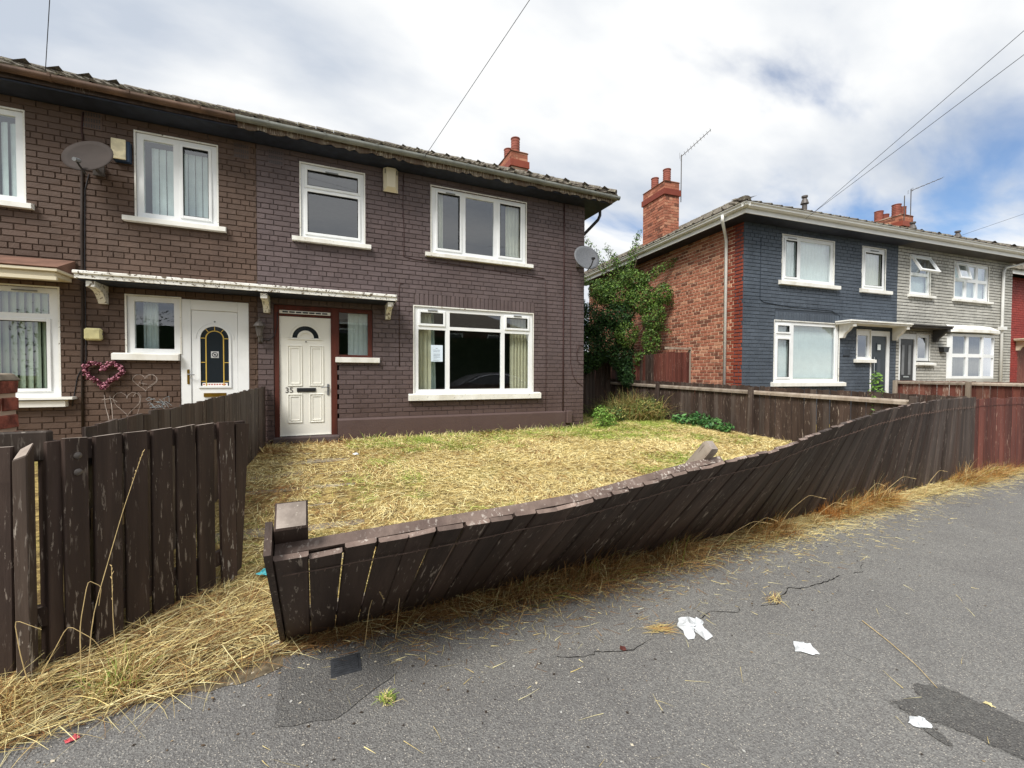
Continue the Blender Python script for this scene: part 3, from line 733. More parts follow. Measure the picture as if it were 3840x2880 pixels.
cable(H35, [(1.985, -.016, 4.95), (1.97, -.018, 4.4), (1.99, -.016, 3.9), (1.985, -.016, 3.48), (2.2, -.016, 3.45), (2.9, -.016, 3.44), (3.9, -.016, 3.40), (4.85, -.016, 3.36)], .006, PIPEC)
cable(H35, [(1.97, -.016, 2.99), (1.92, -.016, 2.99), (1.90, -.016, 2.9), (1.905, -.016, 1.5)], .006, PIPEC)
# air bricks
def air_brick(house, x, z, mat, dark=BLACK):
    v = part_empty('air_brick', house, (x, 0, z)); b = MB(); b.box(-.11, .11, -.016, 0, -.12, .12); o = b.build('grille_plate', mat, v); tone_attr(o.data, [.5]*6)
    b = MB()
    for r_ in range(3):
        for c_ in range(7):
            for q in range(2): b.box(-.095+c_*.028, -.082+c_*.028, -.0175, -.0155, -.1+r_*.078+q*.026, -.08+r_*.078+q*.026)
    b.build('grille_hole', dark, v)
air_brick(H35, -.02, 4.82, PLUM)
# windows
w = window(H35, .33, 1.31, 3.60, 4.815, [(.40, 1.24, 4.45, 4.755, True), (.40, 1.24, 3.68, 4.40, True)], (.2, 1.42, 3.53, 3.602), vents=[(.70, .90, 4.725)])
curtain(w, .40, 1.24, 3.6, 3.75, NETC, y=.25)
w = window(H35, 2.49, 4.42, 3.60, 4.835, [(2.58, 3.06, 3.69, 4.77, True), (3.15, 3.73, 3.69, 4.75, False), (3.83, 4.33, 3.69, 4.77, True)], (2.37, 4.56, 3.53, 3.602), vents=[(2.76, 2.94, 4.745)])
curtain(w, 2.50, 2.76, 3.55, 4.8, NETC, y=.2, folds=4, amp=.015); curtain(w, 4.06, 4.42, 3.55, 4.8, NETC, y=.2, folds=5, amp=.015)
w = window(H35, 2.17, 4.59, .99, 2.605, [(2.26, 2.74, 2.27, 2.53, True), (2.25, 2.76, 1.08, 2.19, False), (2.84, 3.89, 2.26, 2.53, False), (2.84, 3.89, 1.08, 2.20, False), (3.98, 4.50, 2.27, 2.53, True), (3.97, 4.51, 1.08, 2.19, False)],
           (2.06, 4.75, .88, .99), vents=[(2.42, 2.60, 2.535), (4.16, 4.33, 2.535)])
blinds(w, 2.19, 2.52, 1.02, 2.6, 4, YBL, y=.17, ang=.5); curtain(w, 2.40, 2.60, 1.02, 2.6, TEAL, y=.30, folds=3, amp=.02, flare=.05)
blinds(w, 4.16, 4.58, 1.02, 2.6, 6, YBL, y=.17, ang=.9)
# notice taped inside the big window
nb = MB(); nb.box(2.486, 2.711, .0325, .0335, 1.60, 1.91); no = nb.build('notice_sheet', PRINT)
ntc = thing('window_notice', (2.6, .033, 1.6), 0, 'pale blue printed notice taped inside the large window of number 35', 'notice')
no.parent = ntc; no.matrix_parent_inverse = Matrix.Translation((-2.6, -.033, -1.6))
pr = MB()
for z, a, b_ in ((1.85, .09, .13), (1.815, .045, .175), (1.785, .05, .17), (1.745, .05, .175), (1.733, .05, .17), (1.721, .05, .175), (1.709, .05, .16), (1.690, .05, .175), (1.678, .05, .17), (1.655, .05, .12), (1.63, .05, .175), (1.62, .05, .15)):
    hgt = .007 if z > 1.78 else .0035; x = a; rr = random.Random(int(z*1000))
    while x < b_: ww = rr.uniform(.006, .016); pr.box(2.486+x-2.6, 2.486+min(x+ww, b_)-2.6, -.0015, -.001, z-1.6-hgt/2, z-1.6+hgt/2); x += ww+.004
pr.build('print', INK, ntc)

# front door and sidelight
fd = part_empty('door_frame', H35)
b = MB(); b.box(-.07, -.002, .0, .09, .32, 2.48); b.box(.772, .90, .0, .09, .32, 2.48); b.box(-.002, .772, .0, .09, 2.40, 2.48); b.box(-.002, .772, .012, .09, 2.305, 2.34); b.box(.90, 1.44, .0, .09, 2.415, 2.48); b.box(1.37, 1.44, .0, .09, 1.69, 2.415); b.box(.90, 1.44, -.008, .09, 1.648, 1.69); b.box(-.002, .772, .035, .09, 2.34, 2.40)
b.build('stained_frame', MAROON, fd, bevel=.004)
b = MB(); b.box(.005, .765, .0, .035, 2.345, 2.395); b.build('vent_strip', SILLW, fd)
b = MB()
for k in range(7): b.box(.05+k*.098, .13+k*.098, -.004, .0005, 2.358, 2.382)
b.build('vent_slot', BLACK, fd)
b = MB(); b.box(.905, 1.365, .04, .045, 1.695, 2.41); b.build('pane', GLASS, fd)
blinds(fd, 1.05, 1.37, 1.68, 2.42, 4, BLIND, y=.14, ang=.15)
b = MB(); b.box(.84, 1.56, -.08, .03, 1.555, 1.645); b.build('sill', CLEANW, fd, bevel=.006)
dr = part_empty('front_door', H35)
b = MB(); DY = .03
def arc(cx, cz, r, n, a0=0, a1=180): return [(cx+r*math.cos(R(a0+(a1-a0)*i/n)), cz+r*math.sin(R(a0+(a1-a0)*i/n))) for i in range(n+1)]
# leaf with the half-round light cut out: built from strips around the arch
cx, cz_, ro, ri = .385, 1.955, .222, .095
b.box(.0, .77, DY, DY+.044, .345, cz_-.001)
outer = arc(cx, cz_, ro, 16)
b.add([(p[0], DY, p[1]) for p in outer] + [(p[0], DY, 2.30) for p in outer], [(i, i+1, 18+i, 17+i)[::-1] for i in range(16)])
b.box(.0, cx-ro, DY, DY+.044, cz_, 2.30); b.box(cx+ro, .77, DY, DY+.044, cz_, 2.30)
inn = arc(cx, cz_, ri, 12); b.add([(p[0], DY, p[1]) for p in inn], [tuple(range(12, -1, -1))])
b.build('door_leaf', DOORW, dr)
b = MB(); b.add([(p[0], DY+.015, p[1]) for p in arc(cx, cz_, ro+.01, 16)], [tuple(range(17))[::-1]]); b.build('fanlight_pane', CARG, dr)
def ring(b, cx, cz, r0, r1, y0, y1, n=18, a0=0, a1=180, mi=0):
    A, B = arc(cx, cz, r0, n, a0, a1), arc(cx, cz, r1, n, a0, a1); vs = [(p[0], y1, p[1]) for p in A] + [(p[0], y0, p[1]) for p in A] + [(p[0], y0, p[1]) for p in B] + [(p[0], y1, p[1]) for p in B]; k = n+1
    fs = []
    for i in range(n): fs += [(i, i+1, k+i+1, k+i), (k+i, k+i+1, 2*k+i+1, 2*k+i), (2*k+i, 2*k+i+1, 3*k+i+1, 3*k+i)]
    b.add(vs, fs, mi)
b = MB(); ring(b, cx, cz_, .198, .225, DY-.014, DY+.01); ring(b, cx, cz_, .238, .262, DY-.010, DY+.005); ring(b, cx, cz_, .085, .125, DY-.013, DY+.005)
b.box(cx-.262, cx+.262, DY-.012, DY+.004, cz_-.028, cz_-.006); b.build('fanlight_moulding', DOORW, dr)
def moulded(b, x0, x1, z0, z1, y, k=.022, h=.012):
    for q, hh in ((0, h), (.034, h*.7)):
        X0, X1, Z0, Z1 = x0+q, x1-q, z0+q, z1-q
        vs = []
        for (o_, yy) in ((0, y), (.006, y-hh), (k*.7, y-hh), (k, y)):
            vs += [(X0+o_, yy, Z0+o_), (X1-o_, yy, Z0+o_), (X1-o_, yy, Z1-o_), (X0+o_, yy, Z1-o_)]
        fs = []
        for r_ in range(3):
            for i in range(4): j = (i+1) % 4; fs.append((r_*4+i, r_*4+j, r_*4+4+j, r_*4+4+i))
        b.add(vs, fs)
for (x0, x1, z0, z1) in ((.11, .335, 1.155, 1.835), (.435, .66, 1.155, 1.835), (.11, .335, .545, 1.03), (.435, .66, .545, 1.03)):
    b = MB(); moulded(b, x0, x1, z0, z1, DY); b.build('panel_moulding', DOORW, dr)
b = MB(); b.box(.25, .535, DY-.014, DY, 1.06, 1.125); b.build('letterbox', BLACK, dr, bevel=.004)
b = MB(); b.box(.265, .52, DY-.02, DY-.0145, 1.075, 1.11); b.build('letterbox_flap', BLACK, dr)
b = MB(); b.tube([(.39, DY-.01, 1.895), (.39, DY, 1.895)], .011, 10); b.build('spyhole', METD, dr)
b = MB(); b.box(.708, .742, DY-.012, DY, 1.0, 1.19); b.build('handle_plate', ALU, dr, bevel=.005)
b = MB(); b.tube([(.725, DY-.012, 1.135), (.725, DY-.05, 1.135), (.69, DY-.055, 1.14), (.62, DY-.05, 1.13)], .009, 8); b.build('handle', ALU, dr, smooth=True)
fc = bpy.data.curves.new('door_number', 'FONT'); fc.body = '35'; fc.size = .125; fc.extrude = .002; fc.materials.append(METD)
fo0 = bpy.data.objects.new('door_number_text', fc); fme = bpy.data.meshes.new_from_object(fo0); bpy.data.objects.remove(fo0)
fo = link('door_number', fme, dr); fo.location = (.075, DY-.004, 1.05); fo.rotation_euler = (R(90), 0, 0)
b = MB(); b.box(-.002, .772, DY-.02, DY+.05, .335, .3449); b.build('weather_bar', SILLW, dr)
b = MB(); b.box(-.09, .90, -.16, .09, .12, .325); o = b.build('doorstep', PLUMJ, H35, bevel=.012)

# canopy over the two front doors
def canopy(house, x0, x1, brs, z=2.58, out=.45):
    c = part_empty('door_canopy', house)
    b = MB(); b.box(x0, x1, -out, -.0125, z+.02, z+.075); b.build('canopy_board', CHIP, c)
    b = MB(); b.box(x0-.015, x1+.0, -out-.02, -.0125, z+.0755, z+.12); b.build('canopy_top', CHIP, c, bevel=.008)
    b = MB(); b.box(x0+.02, x1-.02, -out+.03, -.0125, z+.005, z+.0195); b.build('canopy_soffit', DARKNAVY, c)
    for x in brs:
        b = MB(); prof = [(-.0125, 2.33), (-.0125, z), (-.40, z), (-.40, z-.075), (-.31, z-.08), (-.27, z-.085), (-.2, z-.11), (-.14, z-.16), (-.10, z-.21), (-.075, 2.33)]
        vs = [(x-.045, p[0], p[1]) for p in prof] + [(x+.045, p[0], p[1]) for p in prof]; n = len(prof)
        b.add(vs, [tuple(range(n)), tuple(range(2*n-1, n-1, -1))] + [(i, i+n, (i+1) % n+n, (i+1) % n) for i in range(n)]); b.build('bracket', CHIP, c)
canopy(H35, -.165, 1.80, [-.20+.035, 1.70])

# roof, fascia, gutter
hip_roof(H35, XP+.02, 6.32, -.42, 7.3, 5.13, 2.02, False, True, TILE)
def rough_board(house, P, Q, z0, z1, th, out, mat, jag, seed, name='fascia'):
    r = random.Random(seed); P, Q, out = Vector(P), Vector(Q), Vector(out); n = max(2, int((Q-P).length/.07)); vs = []
    for i in range(n+1):
        p = P.lerp(Q, i/n); j = r.uniform(-.2, 1)*jag*(1 if r.random() < .7 else .2)
        for (o_, z) in ((0, z0+j), (th, z0+j*.7), (th, z1), (0, z1)): vs.append(p + out*o_ + Vector((0, 0, z)))
    b = MB(); b.add(vs, [(4*i+k, 4*i+4+k, 4*i+4+(k+1) % 4, 4*i+(k+1) % 4)[::-1] for i in range(n) for k in range(4)] + [(0, 1, 2, 3), (4*n+3, 4*n+2, 4*n+1, 4*n)])
    return b.build(name, mat, house)
rough_board(H35, (-.48, -.38, 0), (6.28, -.38, 0), 4.985, 5.14, .022, (0, -1, 0), FASC, .05, 4)
rough_board(H35, (6.28, -.40, 0), (6.28, 7.2, 0), 5.02, 5.14, .02, (1, 0, 0), FASC, .03, 5)
b = MB(); b.box(XP, 6.279, -.379, -.001, 4.992, 5.018); b.box(5.845, 6.279, .0, 7.2, 4.992, 5.018); b.build('soffit', DARKNAVY, H35)
b = MB(); swept(b, (-.49, -.402, 5.125), (6.40, -.402, 5.125), GUT, (0, -1, 0)); swept(b, (6.302, -.50, 5.125), (6.302, 7.2, 5.125), GUT, (1, 0, 0))
b.add([(6.40, -.402, 5.125), (6.40, -.43, 5.065), (6.40, -.47, 5.065), (6.40, -.505, 5.125)], [(0, 1, 2, 3)]); b.build('gutter', GREYG, H35, smooth=True)
for k in range(9):
    x = -.1 + k*.78; b = MB()
    swept(b, (x, -.399, 5.125), (x+.03, -.399, 5.125), [(0, .012), (.0, -.034), (.016, -.062), (.052, -.076), (.088, -.062), (.107, -.034), (.112, .012)], (0, -1, 0)); b.build('gutter_bracket', GREYG, H35)
cable(H35, [(6.35, .16, 5.06), (6.35, .16, 4.95), (6.31, .18, 4.85), (5.98, .52, 4.42), (5.90, .62, 4.30), (5.90, .64, .3)], .034, BLACK, 'downpipe')
chimney(H35, 5.12, 5.60, 2.35, 3.40, 5.6, 7.22, [(5.36, 2.62, .46, .115, POT), (5.36, 3.1, .40, .115, POT)], 3, 60)
al = thing('alarm_box', (1.755, -.0, 4.57), 0, 'tall weathered off-white burglar alarm box under the eaves of number 35', 'alarm box')
b = MB(); b.add([(-.125, -.012, .02), (.125, -.012, .02), (.125, -.012, .40), (-.125, -.012, .40), (-.07, -.12, .07), (.07, -.12, .07), (.07, -.12, .40), (-.07, -.12, .40), (-.125, -.05, .0), (.125, -.05, .0), (.125, -.05, .40), (-.125, -.05, .40)],
     [(8, 9, 5, 4), (4, 5, 6, 7), (8, 4, 7, 11), (5, 9, 10, 6), (0, 8, 11, 3), (9, 1, 2, 10), (0, 1, 9, 8), (7, 6, 10, 11), (11, 10, 2, 3)]); b.build('cover', CREAMV, al)
b = MB()
for k in range(6):
    for s in (-1, 1): b.box(s*.098-.012, s*.098+.012, -.095, -.0855, .30+k*.014, .306+k*.014)
b.build('louvre', BLACK, al)

# satellite dish on the right-hand corner of number 35
def dish(loc, rz, label, face, mat, lnb_mat, r=.3, tilt=20, sx=1.0, E=(-.06, -.22, -.17)):
    t = thing('satellite_dish', loc, rz, label, 'satellite dish')
    b = MB(); n = 28; rings = 5; vs = [(0, 0, 0)]
    for i in range(1, rings+1):
        rr = i/rings
        for k in range(n): a = 2*math.pi*k/n; vs.append((r*sx*rr*math.cos(a), -.045*(rr**2), r*rr*math.sin(a)))
    fs = [(0, 1+(k+1) % n, 1+k) for k in range(n)]
    for i in range(rings-1):
        for k in range(n): a, c = 1+i*n+k, 1+i*n+(k+1) % n; fs.append((a, c, c+n, a+n))
    b.add(vs, fs); o = b.build('reflector', mat, t, smooth=True)
    sm = o.modifiers.new('thick', 'SOLIDIFY'); sm.thickness = .006
    Mt = Matrix.Rotation(R(face), 4, 'Z') @ Matrix.Rotation(R(-tilt), 4, 'X'); o.matrix_local = Mt
    b = MB(); b.tube([Mt @ Vector(p) for p in ((0, .02, -r*.97), (E[0]*.5, E[1]*.55, -r*.85), E)], .012, 8); b.build('arm', BLACK, t)
    b = MB(); b.tube([Mt @ Vector(p) for p in ((E[0], E[1]-.03, E[2]-.01), (E[0], E[1]+.035, E[2]+.03))], [.024, .030], 12); b.build('receiver', lnb_mat, t)
    b = MB(); b.tube([Mt @ Vector((0, .01, 0)), Mt @ Vector((0, .08, -.02)), Vector((-.02, .26, -.06))], .02, 8); b.box(-.07, .05, .24, .275, -.12, .02); b.build('wall_bracket', METD, t)
    return t
dish((5.676, -.30, 3.79), 0, 'grey mesh satellite dish fixed at the right-hand corner of number 35', -6, MESHG, BLACK, .285, 20, 1.0, (.04, -.22, -.15))
dish((-2.175, -.30, 4.225), 0, 'dark brown satellite dish beside the cream alarm box on the left house', -14, DISHB, METG, .262, 22, 1.12, (-.02, -.14, -.19))

# ================================================================== LEFT NEIGHBOUR (brown)
HN = thing('terraced_house', (0, 0, 0), 0, 'brown painted brick house with white plastic door and chalk hearts on its wall', 'house')
bpy.context.view_layer.update()
HOLN = [(-1.30, -.42, ZB, 2.475), (-1.92, -1.30, 1.65, 2.475), (-1.79, -.82, 3.60, 4.825), (-4.7, -2.96, 3.60, 4.81), (-5.1, -2.65, 1.03, 2.51)]
br = build_front(HN, -6.4, XP, HOLN, [(-1.93, -.70, 3.52, 3.6), (-5.2, -2.44, 2.72, 2.86)], BROWNJ, None, 0, 22)
brick_wall(HN, I4, br, lambda u, z, r: ('brown', BROWN), 296, 32)
shell(HN, -6.4, XP, 7.0, BROWNJ, (-2.1,), right=False)
air_brick(HN, -.49, 4.82, BROWN); air_brick(HN, -2.26, 4.86, BROWN)
w = window(HN, -1.79, -.82, 3.60, 4.825, [(-1.71, -1.36, 3.69, 4.745, False), (-1.27, -.90, 3.69, 4.76, True)], (-1.93, -.70, 3.53, 3.602), sillm=CLEANW)
blinds(w, -1.66, -.86, 3.6, 4.70, 9, BLIND, y=.16, ang=.12)
w = window(HN, -4.7, -2.96, 3.60, 4.81, [(-4.62, -4.1, 3.69, 4.74, True), (-4.02, -3.62, 3.69, 4.74, False), (-3.53, -3.04, 3.69, 4.74, False)], (-4.8, -2.86, 3.53, 3.602), sillm=CLEANW)
blinds(w, -3.7, -3.0, 3.6, 4.70, 8, BLIND, y=.16, ang=.4)
w = window(HN, -5.1, -2.65, 1.03, 2.51, [(-5.0, -4.5, 2.18, 2.45, True), (-4.4, -3.4, 2.18, 2.44, False), (-3.3, -2.745, 2.16, 2.44, False), (-5.0, -4.5, 1.12, 2.08, False), (-4.4, -3.4, 1.12, 2.08, False), (-3.3, -2.745, 1.12, 2.08, True)], (-5.2, -2.56, .90, .985), sillm=CLEANW, vents=[(-3.1, -2.85, 2.45)])
b = MB(); b.box(-5.15, -2.47, -.13, .02, 1.0, 1.032); b.build('sub_sill', CLEANW, w)
blinds(w, -3.6, -2.66, 1.04, 2.5, 12, flat('pale green blind', lin(196, 206, 186), .85, .05), y=.16, ang=.45)
# tiled canopy over its ground-floor window
bc = part_empty('window_canopy', HN)
b = MB(); prof = [(-.0125, 2.70), (-.44, 2.70), (-.47, 2.715), (-.0125, 2.90)]
vs = [(-5.3, p[0], p[1]) for p in prof] + [(-2.46, p[0]*.98, p[1]) for p in prof]; b.add(vs, [(3, 2, 1, 0), (4, 5, 6, 7), (0, 1, 5, 4), (1, 2, 6, 5), (2, 3, 7, 6)]); b.build('canopy_tile', LEADT, bc)
b = MB(); b.box(-5.3, -2.46, -.45, -.0125, 2.66, 2.699); b.box(-5.3, -2.50, -.41, -.0125, 2.60, 2.6599); b.box(-5.3, -2.48, -.42, -.38, 2.55, 2.60); b.build('canopy_trim', CREAMV, bc, bevel=.006)
# door and sidelight
dn = part_empty('front_door', HN)
b = MB(); b.box(-1.30, -1.17, .0, .08, .32, 2.475); b.box(-.57, -.42, .0, .08, .32, 2.475); b.box(-1.17, -.57, .0, .08, 2.32, 2.475); b.build('door_frame', UPVC, dn, bevel=.005)
b = MB(); b.box(-1.165, -.575, .012, .05, .34, 2.315); b.build('door_leaf', UPVC, dn, bevel=.003)
b = MB(); gx0, gx1, gz0, gz1 = -1.055, -.69, 1.17, 1.90; cc = (gx0+gx1)/2; rr_ = (gx1-gx0)/2
pts = [(gx0, gz0), (gx1, gz0)] + arc(cc, gz1, rr_, 14); b.add([(p[0], .0095, p[1]) for p in pts], [tuple(range(len(pts)))]); b.build('door_pane', CARG, dn)
b = MB(); ring(b, cc, gz1, rr_, rr_+.03, -.004, .012); b.box(gx0-.03, gx0, -.004, .012, gz0-.0, gz1); b.box(gx1, gx1+.03, -.004, .012, gz0, gz1); b.box(gx0-.03, gx1+.03, -.004, .012, gz0-.03, gz0); ring(b, cc, gz1, rr_+.05, rr_+.07, .003, .012); b.build('pane_moulding', UPVC, dn)
b = MB(); ri_ = rr_*.62
ring(b, cc, gz1, ri_-.007, ri_+.007, .004, .009)
for s in (-1, 1):
    b.box(cc+s*ri_-.007, cc+s*ri_+.007, .004, .009, gz0, gz1)
    for z in (gz0+.07, gz0+.36, gz1): 
        a_, b2 = sorted((cc+s*ri_, cc+s*rr_)); b.box(a_, b2, .004, .009, z-.005, z+.005)
for a in (50, 90, 130):
    M = Matrix.Translation((cc, 0, gz1)) @ Matrix.Rotation(R(-a), 4, 'Y'); b.box(ri_, rr_, .004, .009, -.005, .005, 0, M)
b.build('glazing_strip', GOLDL, dn)
b = MB(); b.box(cc-.05, cc+.05, .0065, .0085, 1.60, 1.70); b.build('sticker', flat('grey sticker', lin(196, 196, 196), .6), dn)
b = MB(); ring(b, cc, 1.65, .030, .040, .004, .0063, 20, 0, 360); M = Matrix.Translation((cc, 0, 1.65)) @ Matrix.Rotation(R(45), 4, 'Y'); b.box(-.03, .03, .004, .0063, -.004, .004, 0, M); b.box(cc-.012, cc+.012, .0045, .0062, 1.638, 1.662); b.build('sticker_mark', BLACK, dn)
b = MB(); b.box(gx0+.02, gx1-.02, .0065, .0085, gz0+.0, gz0+.045); b.build('letter_strip', SILLW, dn)
b = MB()
for k in range(9): b.box(gx0+.03+k*.034, gx0+.048+k*.034, .0045, .0063, gz0+.012, gz0+.03)
b.build('strip_print', flat('red print', lin(190, 70, 70)), dn)
b = MB(); b.box(-1.02, -.73, -.004, .0115, 1.0, 1.06); b.build('letterbox', BRASS, dn, bevel=.003)
b = MB(); b.box(-1.222, -1.192, -.012, .0, 1.20, 1.42); b.build('handle_plate', BRASS, dn, bevel=.004)
b = MB(); b.tube([(-1.207, -.012, 1.345), (-1.207, -.05, 1.345), (-1.12, -.052, 1.34)], .009, 8); b.build('handle', ALU, dn)
b = MB(); b.tube([(-.87, .0, 2.155), (-.87, .012, 2.155)], .012, 10); b.build('spyhole', METG, dn)
b = MB(); b.box(-1.33, -.40, -.25, .08, .1, .318); b.build('doorstep', CONC, HN)
w = window(HN, -1.92, -1.302, 1.65, 2.475, [(-1.84, -1.375, 1.72, 2.405, False)], (-2.07, -1.305, 1.55, 1.64), sillm=CLEANW)
curtain(w, -1.80, -1.62, 1.65, 2.42, BLIND, y=.22, folds=3)
canopy(HN, -2.30, -.17, [-2.16])
hip_roof(HN, -6.9, XP+.02, -.42, 7.3, 5.13, 2.02, True, False, TILE)
rough_board(HN, (-6.8, -.38, 0), (-.481, -.38, 0), 5.02, 5.14, .02, (0, -1, 0), FW, .006, 6)
b = MB(); b.box(-6.8, XP-.001, -.379, -.001, 4.992, 5.018); b.build('soffit', DARKNAVY, HN)
b = MB(); swept(b, (-6.9, -.402, 5.135), (-.492, -.402, 5.12), GUT, (0, -1, 0)); b.build('gutter', RUSTG, HN, smooth=True)
for k in range(8):
    x = -6.4 + k*.78; b = MB(); swept(b, (x, -.399, 5.128), (x+.03, -.399, 5.128), [(0, .012), (.0, -.034), (.016, -.062), (.052, -.076), (.088, -.062), (.107, -.034), (.112, .012)], (0, -1, 0)); b.build('gutter_bracket', RUSTG, HN)
cable(HN, [(-2.35, -.02, 4.95), (-2.37, -.02, 4.7), (-2.34, -.02, 4.4)], .010, PIPEC)
cable(HN, [(-2.37, -.022, 4.15), (-2.385, -.022, 3.3), (-2.39, -.022, 2.2), (-2.405, -.022, 1.6), (-2.41, -.022, .5)], .017, flat('dark brown cable', lin(50, 40, 34), .7))
cable(HN, [(-2.30, -.016, 4.12), (-2.345, -.016, 3.9), (-2.36, -.016, 3.0), (-2.365, -.016, 1.55), (-2.46, -.016, 1.3), (-2.52, -.016, .9)], .006, WIRE)
# chalk drawings (flat marks on the wall)
def chalk(pts, w=.006, mat=CHALK):
    b = MB(); r = random.Random(len(pts)); vs = []
    for i, p in enumerate(pts):
        q = pts[min(i+1, len(pts)-1)]; o_ = pts[max(i-1, 0)]; d = Vector((q[0]-o_[0], q[1]-o_[1])).normalized(); ww = w*r.uniform(.4, 1)/2
        vs += [(p[0]-d.y*ww, -.0142, p[1]+d.x*ww), (p[0]+d.y*ww, -.0142, p[1]-d.x*ww)]
    b.add(vs, [(2*i, 2*i+1, 2*i+3, 2*i+2) for i in range(len(pts)-1)]); return b.build('chalk_mark', mat, HN)
def heart(cx, cz, s, sq=1.0, j=.0):
    o = []; r = random.Random(int(cx*100))
    for i in range(41):
        t = 2*math.pi*i/40; o.append((cx+s*sq*16*math.sin(t)**3/16+r.uniform(-j, j), cz+s*(13*math.cos(t)-5*math.cos(2*t)-2*math.cos(3*t)-math.cos(4*t))/16+r.uniform(-j, j)))
    return o
chalk(heart(-1.72, 1.24, .135, 1.05, .004)); chalk(heart(-1.70, 1.25, .115, 1.0, .004)[:24], .004)
chalk([(-1.80, 1.19), (-1.765, 1.27), (-1.74, 1.18)], .004); chalk([(-1.79, 1.22), (-1.70, 1.20)], .004)
chalk(heart(-1.93, .94, .19, .8, .005)); chalk([(-1.86, 1.02), (-1.84, 1.06), (-1.80, 1.08), (-1.77, 1.03), (-1.78, .9), (-1.82, .75)], .005)
chalk([(-2.18, 1.05), (-2.17, .9), (-2.14, .75), (-2.12, .6)], .012); chalk([(-2.12, 1.04), (-2.10, .9), (-2.09, .7)], .010); chalk([(-2.21, .98), (-2.10, 1.0), (-2.04, .95)], .010)
rr = random.Random(77)
for k in range(14):
    x0, z0_ = -1.72+rr.uniform(0, .24), .86+rr.uniform(-.02, .12); chalk([(x0, z0_), (x0+rr.uniform(.02, .09), z0_+rr.uniform(-.03, .05)), (x0+rr.uniform(.03, .12), z0_+rr.uniform(-.06, .02))], .006, CHALKB)
chalk([(-1.50, 1.0), (-1.49, .9), (-1.50, .78)], .006); chalk([(-1.56, .98), (-1.47, .9), (-1.45, .85)], .005, CHALKB)
# box fittings
t = thing('alarm_box', (-1.945, 0, 4.36), 0, 'square alarm box with stained cream front and navy side on the brown house', 'alarm box')
b = MB(); b.box(-.07, .115, -.09, -.012, -.02, .27); b.build('housing', NAVY, t, bevel=.008)
b = MB(); b.box(-.088, .075, -.108, -.0905, .0, .28); b.build('cover', CREAMBOX, t, bevel=.006)
t = thing('outside_light', (-2.27, 0, 1.90), 0, 'yellowed rounded plastic bulkhead light on the brown wall above the heart wreath', 'wall light')
b = MB(); b.box(-.095, .095, -.085, -.012, -.085, .085); o = b.build('cover', YBOX, t, bevel=.022)
b = MB(); b.box(.095, .104, -.06, -.03, -.01, .02); b.build('screw', METD, t)
t = thing('wall_lantern', (-.26, 0, 1.98), 0, 'grey metal coach lantern on the wall between the two front doors', 'wall lantern')
b = MB(); b.box(-.035, .035, -.03, -.012, -.13, .0); b.build('back_plate', METD, t, bevel=.006)
b = MB(); b.tube([(0, -.02, -.09), (0, -.07, -.125), (0, -.12, -.11), (0, -.13, -.04)], [.012, .014, .014, .02], 8); b.build('arm', METD, t)
b = MB(); b.lathe([(.03, -.04), (.035, -.03), (.058, .11), (.06, .12)], 6, cx=0, cy=-.13); b.build('glass_cage', METD, t)
b = MB(); b.lathe([(.085, .12), (.085, .135), (.055, .175), (.028, .20), (.012, .215), (.01, .24), (.018, .255), (.004, .28)], 8, cx=0, cy=-.13); b.build('hood', METD, t)
cable(t, [(.03, -.02, -.08), (.12, -.03, -.09), (.20, -.02, .0), (.235, -.014, .18), (.24, -.014, .38)], .006, WIRE)
t = thing('heart_wreath', (-2.16, 0, 1.34), 0, 'heart shaped wreath of dusty pink and wine berries on the brown wall', 'wreath')
rr = random.Random(8); core = MB(); hp = [(p[0], -.05, p[1]) for p in heart(0, .015, .185, 1.08)]; core.tube(hp, .022, 6); core.build('wreath_ring', WINE, t)
bp = MB().lathe([(.001, -.011), (.008, -.008), (.012, 0), (.008, .008), (.001, .011)], 6).mesh('berry', PINK, True); bw = MB().lathe([(.001, -.011), (.008, -.008), (.012, 0), (.008, .008), (.001, .011)], 6).mesh('berry', WINE, True)
for k in range(290):
    i = rr.randrange(40); p = Vector(hp[i]).lerp(Vector(hp[i+1]), rr.random()); a = rr.uniform(0, 6.28); q = rr.uniform(.012, .040)
    o = link('berry', bp if rr.random() < .52 else bw, t); o.location = p + Vector((math.cos(a)*q, -abs(math.sin(a))*.04-.012, math.sin(a)*q*.8)); s = rr.uniform(.8, 1.25); o.scale = (s, s, s)

# ================================================================== THE RIGHT-HAND PAIR
y2 = R(-5.027); BC = Vector((9.27, -1.19, 0))
HB = thing('semi_detached_house', BC, y2, 'slate blue painted house with bare red brick gable side and charcoal door', 'house')
bpy.context.view_layer.update()
PX = 5.28
HOLB = [(1.16, 2.87, 3.57, 4.64), (3.90, 4.78, 3.57, 4.64), (.95, 3.10, 1.20, 2.64), (3.75, 4.27, 1.78, 2.53), (4.27, 5.03, ZB, 2.53)]
br = build_front(HB, 0, PX, HOLB, [(.95, 3.2, 2.64, 2.86)], SLATEJ, None, 0, 23)
brick_wall(HB, I4, br, lambda u, z, r: ('slate', SLATE), 150, 33)
for k in range(26):
    u = .97 + (k+.5)*2.2/26; o = link('brick', brick_mesh('slate', SLATE, rnd.randrange(8), rnd), HB)
    o.matrix_local = Matrix.Translation((u, 0, 2.75)) @ Matrix.Rotation(R(90), 4, 'Y') @ Matrix.Diagonal((.95, 1, 1.02, 1))
shell(HB, 0, PX, 7.0, MORTAR, (3.5,), right=False)
MG = Matrix.Rotation(R(-90), 4, 'Z')
b = MB(); b.box(-.0, .001, .241, 6.759, ZB, ZT); 
GBR = layout(-6.99, -.235-.0, ZB, ZT, [], random.Random(9))
GBC = layout(-.44, 0, ZB, ZT, [], random.Random(10))
